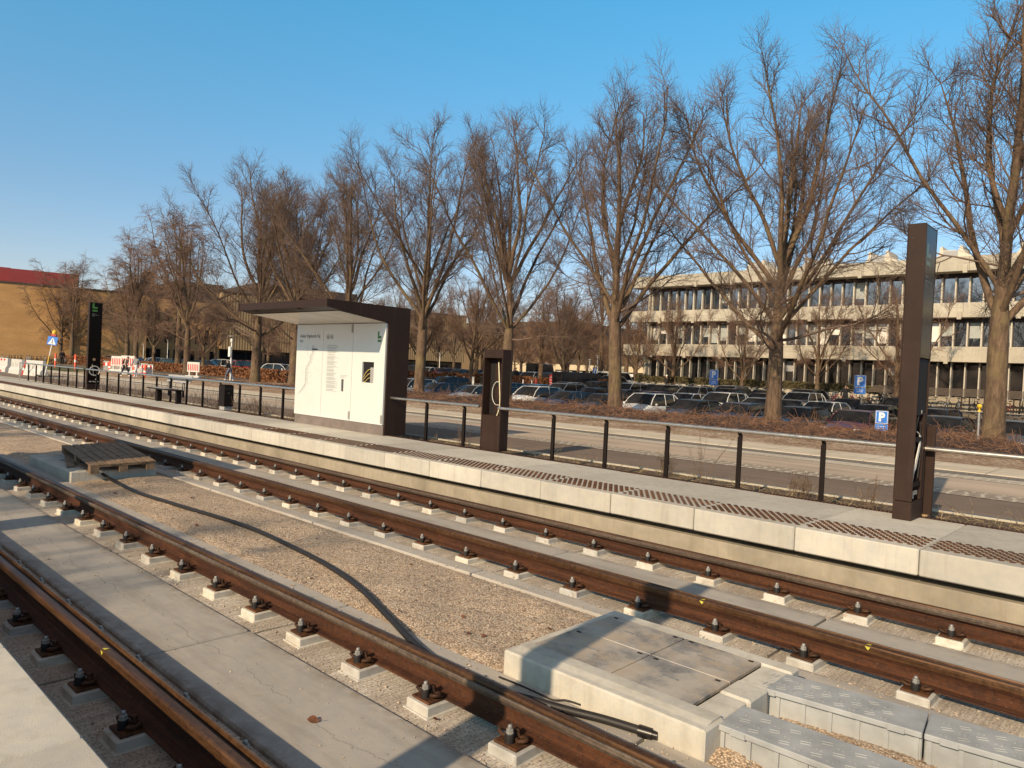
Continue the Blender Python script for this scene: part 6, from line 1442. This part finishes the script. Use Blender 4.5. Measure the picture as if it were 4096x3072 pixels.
beacon(-63.9, 22.6, 1.05, 'orange beacon standing in front of the construction fence, left one of the pair', -.12); beacon(-61.0, 22.3, 1.10, 'orange beacon right of its twin, in front of the beech hedge', .10); beacon(-76.0, 24.6, 1.15, 'orange beacon by the black totem, in front of the picket fence')
def fence_panel(x, y, rz, L, lab, tall=False):
    t = thing('construction_fence', lab, 'fence', (x, y, zroad(x)+.05), rz, 'red and white construction fencing')
    m = MB(); m.tube([(-L/2, 0, .1), (-L/2, 0, 1.02), (L/2, 0, 1.02), (L/2, 0, .1)], .025, 6, closed=True)
    n = int(L/.14)
    for k in range(n): a = -L/2+.07+k*L/n; m.box(a-.03, a+.03, -.012, .012, .12, 1.10 if tall else 1.0)
    m.build('pickets', ['barrier_white'], t)
    m = MB(); n = int(L/.55)
    m.box(-L/2, L/2, -.026, -.014, .62, .92); m.build('board', ['white_paint'], t)
    m = MB()
    for k in range(n+1): a = -L/2+k*.55; m.box(a, min(a+.27, L/2), -.031, -.0275, .62, .92)
    for k in range(3): m.box(-L/2+.1+k*.7, -L/2+.5+k*.7, -.02, -.013, .12, .2)
    m.build('red_block', ['red_paint'], t)
fence_panel(-76.6, 25.6, .35, 4.2, 'white picket fence with red blocks right of the black totem', True); fence_panel(-69.2, 25.2, .3, 2.6, 'red and white fence panel right of the pedestrians'); fence_panel(-73.0, 26.2, .3, 2.4, 'grey fence panel behind the second pedestrian')
def board_barrier(x, y, rz, lab, s=1.0):
    t = thing('barrier_board', lab, 'barrier', (x, y, zroad(x)+.03), rz); t.scale = (s, s, s)
    m = MB(); m.box(-.72, .72, -.04, .04, .72, 1.72, 0, .03); b = m.build('board', ['barrier_white'], t)
    m = MB()
    for k in range(6): a = -.60+k*.215; m.box(a, a+.11, -.046, -.0415, .86, 1.50)
    m.build('red_stripe', ['red_paint'], b)
    m = MB(); m.box(-.5, -.36, -.05, .05, .3, .72); m.box(.36, .5, -.05, .05, .3, .72); m.build('leg', ['barrier_white'], t)
    m = MB(); m.box(-.85, .85, -.26, .26, 0, .38, 0, .08); m.build('foot_block', ['barrier_white'], t)
board_barrier(-75.2, 25.0, .5, 'white barrier board with red bars between the two pedestrians', .95); board_barrier(-68.4, 23.6, .5, 'white barrier board with red bars just right of the second pedestrian', 1.0); board_barrier(-61.0, 26.2, .5, 'single white barrier board with red bars in front of the beech hedge', .84)

# ------------------------------------------------------------------ people
def skin_mesh(name, verts, edges, radii, mat, root=0, sub=2):
    me = bpy.data.meshes.new(name); me.from_pydata([tuple(v) for v in verts], edges, []); o = bpy.data.objects.new(name, me); COL.objects.link(o)
    md = o.modifiers.new('skin', 'SKIN'); md.use_smooth_shade = True; sv = me.skin_vertices[0].data if me.skin_vertices else None
    if sv is None:
        ly = me.attributes; 
    for i, rd in enumerate(radii): me.skin_vertices[0].data[i].radius = (rd, rd) if not isinstance(rd, tuple) else rd
    me.skin_vertices[0].data[root].use_root = True
    o.modifiers.new('sub', 'SUBSURF').levels = sub; o.modifiers['sub'].render_levels = sub
    bpy.context.view_layer.update()
    dg = bpy.context.evaluated_depsgraph_get(); ev = bpy.data.meshes.new_from_object(o.evaluated_get(dg)); bpy.data.objects.remove(o)
    ev.materials.clear(); ev.materials.append(MATS[mat]); ev.polygons.foreach_set('use_smooth', [True]*len(ev.polygons)); ev.name = name; return ev
def person(x, y, z, rz, label, top, legs, shoes='black', hair='hair_dark', pose='walk', pack=None, bend=0.0, s=1.0, arms=None, cap=None, long_coat=False):
    """figure of 1.75 m facing local -Y; joints: pelvis, spine, neck, head, arms, legs"""
    t = thing('person', label, 'person', (x, y, z), rz); t.scale = (s, s, s)
    st = .26 if pose == 'walk' else .05
    def lean(v): # bend the upper body forward about the pelvis
        q = Vector(v)-Vector((0, 0, .95)); c, sn = math.cos(bend), math.sin(bend); return Vector((q.x, q.y*c-q.z*sn, q.z*c+q.y*sn+.95))
    J = dict(pel=(0, 0, .95), wai=(0, 0, 1.10), che=(0, .01, 1.32), nek=(0, .0, 1.48), nk2=(0, -.015, 1.54), hd=(0, -.02, 1.63), top=(0, -.01, 1.72))
    for sd, k in ((-1, 'l'), (1, 'r')):
        ph = st*sd
        J['hip'+k] = (sd*.09, 0, .90); J['kne'+k] = (sd*.10, -ph*.75-.04, .50); J['ank'+k] = (sd*.10, -ph*1.15+.06, .09); J['toe'+k] = (sd*.11, -ph*1.15-.12, .04)
        J['sho'+k] = (sd*.19, .01, 1.42)
        if arms == 'face' and k == 'r': J['elb'+k] = (sd*.26, -.14, 1.20); J['wri'+k] = (sd*.12, -.20, 1.48); J['han'+k] = (sd*.07, -.17, 1.58)
        elif arms == 'front': J['elb'+k] = (sd*.25, -.08, 1.16); J['wri'+k] = (sd*.16, -.30, 1.10); J['han'+k] = (sd*.13, -.38, 1.10)
        else: J['elb'+k] = (sd*.25, .02+ph*.3, 1.15); J['wri'+k] = (sd*.26, -.06+ph*.7, .92); J['han'+k] = (sd*.26, -.09+ph*.8, .82)
    J = {k: (lean(v) if k[:3] in ('wai', 'che', 'nek', 'nk2', 'hd', 'top', 'sho', 'elb', 'wri', 'han') else Vector(v)) for k, v in J.items()}
    RD = dict(pel=(.135, .11), wai=(.125, .095), che=(.15, .105), nek=.06, nk2=.052, hd=(.078, .095), top=(.06, .075), hip=.085, kne=.058, ank=.038, toe=.036, sho=.058, elb=.042, wri=.03, han=.034)
    def part(name, keys, edges, mat, grow_=0.0, sub=2):
        V = [J[k] for k in keys]; rr = []
        for k in keys:
            v = RD.get(k, RD.get(k[:3])); rr.append(tuple(a+grow_ for a in v) if isinstance(v, tuple) else v+grow_)
        me = skin_mesh(name, V, [(keys.index(a), keys.index(b)) for a, b in edges], rr, mat, 0, sub); return link(name, me, t)
    arm = [('che', 'shol'), ('shol', 'elbl'), ('elbl', 'wril'), ('wril', 'hanl'), ('che', 'shor'), ('shor', 'elbr'), ('elbr', 'wrir'), ('wrir', 'hanr')]
    leg = [('pel', 'hipl'), ('hipl', 'knel'), ('knel', 'ankl'), ('ankl', 'toel'), ('pel', 'hipr'), ('hipr', 'kner'), ('kner', 'ankr'), ('ankr', 'toer')]
    part('body', ['pel', 'wai', 'che', 'nek', 'nk2', 'hd', 'top', 'shol', 'elbl', 'wril', 'hanl', 'shor', 'elbr', 'wrir', 'hanr', 'hipl', 'knel', 'ankl', 'toel', 'hipr', 'kner', 'ankr', 'toer'], [('pel', 'wai'), ('wai', 'che'), ('che', 'nek'), ('nek', 'nk2'), ('nk2', 'hd'), ('hd', 'top')]+arm+leg, 'skin')
    part('jacket', ['che', 'wai', 'pel', 'nek', 'shol', 'elbl', 'wril', 'shor', 'elbr', 'wrir'], [('che', 'wai'), ('wai', 'pel'), ('che', 'nek')]+[e for e in arm if 'han' not in e[1]], 'cloth_'+top, .022)
    part('trousers', ['pel', 'hipl', 'knel', 'ankl', 'hipr', 'kner', 'ankr'], [e for e in leg if 'toe' not in e[1]], 'cloth_'+legs, .02)
    for k in 'lr': part('shoe', ['ank'+k, 'toe'+k], [('ank'+k, 'toe'+k)], 'cloth_'+shoes, .014, 1)
    if long_coat:
        m = MB(); m.lathe([(.20, .48), (.19, .75), (.165, 1.0), (.16, 1.12)], (0, .0, 0), 10); m.build('coat_skirt', ['cloth_'+top], t)
    hd = J['hd']; m = MB(); m.lathe([(.06, -.04), (.094, .0), (.098, .05), (.08, .10), (.03, .125)], (hd.x, hd.y+.018, hd.z+.01), 10); m.build('hair' if not cap else 'helmet', [hair if not cap else cap], t)
    m = MB(); m.tube([(hd.x, hd.y-.085, hd.z-.01), (hd.x, hd.y-.112, hd.z-.03), (hd.x, hd.y-.09, hd.z-.04)], [.012, .016, .01], 6)
    for sx in (-1, 1): m.lathe([(.001, -.012), (.012, 0), (.001, .012)], (hd.x+sx*.034, hd.y-.088, hd.z+.012), 6, 1)
    m.box(hd.x-.025, hd.x+.025, hd.y-.095, hd.y-.08, hd.z-.068, hd.z-.060, 2); m.build('face', ['skin', 'hair_dark', 'cloth_black'], t)
    if pack:
        c = (J['che']+J['wai'])/2; m = MB(); Mx = Matrix.Translation(c) @ Matrix.Rotation(bend, 4, 'X'); m.box(-.16, .16, .10, .27, -.20, .22, 0, .05, Mx); m.build('backpack', ['cloth_'+pack], t)
    return t
person(-63.15, 21.6, zroad(-63)+.06, 2.3, 'pedestrian in a beige jacket with a black backpack, bending forward', 'beige', 'black', 'white', 'hair_brown', 'walk', 'black', .35, .95)
person(-60.5, 21.5, zroad(-60)+.06, .6, 'pedestrian in a dark grey jacket and pale trousers with a black backpack', 'grey', 'pale', 'white', 'hair_dark', 'walk', 'black', .05)
person(-55.3, 26.6, zroad(-55)+.15, -1.0, 'person in dark jacket and jeans beside the lamp post with a white cabinet', 'black', 'jeans', 'white', 'hair_dark', 'walk', None, .3, .95, 'front', 'cloth_grey')
person(-17.7, 53.5, .86-.25, .4, 'person in a long black coat and cap standing before the bicycles, hand at face', 'black', 'black', 'black', 'hair_dark', 'stand', None, 0, 1.05, 'face', 'cloth_black', True)
person(-28.6, 55.6, .86, 1.0, 'person in dark clothes among the bicycles left of the broad trunk', 'black', 'dark_blue', 'black', 'hair_dark', 'stand', None, .1, .98)
person(-33.3, 55.6, .86, -.8, 'person with a white helmet among the bicycles right of the white van', 'black', 'black', 'black', 'hair_dark', 'stand', None, .15, 1.0, 'front', 'white_paint')
person(-45.5, 49.2, .86, 1.3, 'person in black standing by the white posts right of the kiosk', 'black', 'black', 'black', 'hair_brown', 'stand', None, 0, 1.02)
person(-46.8, 49.6, .86, -1.5, 'person with bare forearms facing another beside the kiosk', 'black', 'black', 'black', 'hair_dark', 'stand', None, .1, .98, 'front')
person(-113.5, 23.0, .35, .5, 'distant person in black by the bicycles at the far left edge', 'black', 'black', 'black', 'hair_dark', 'walk', None, 0, 1.0); person(-109.5, 29.6, .30, 1.5, 'distant person in black showing above the hedge left of the leaning sign', 'black', 'black', 'black', 'hair_dark', 'stand', None, .2, 1.15)
print('objects', len(bpy.data.objects), 'polys', sum(len(o.data.polygons) for o in bpy.data.objects if o.type == 'MESH'))
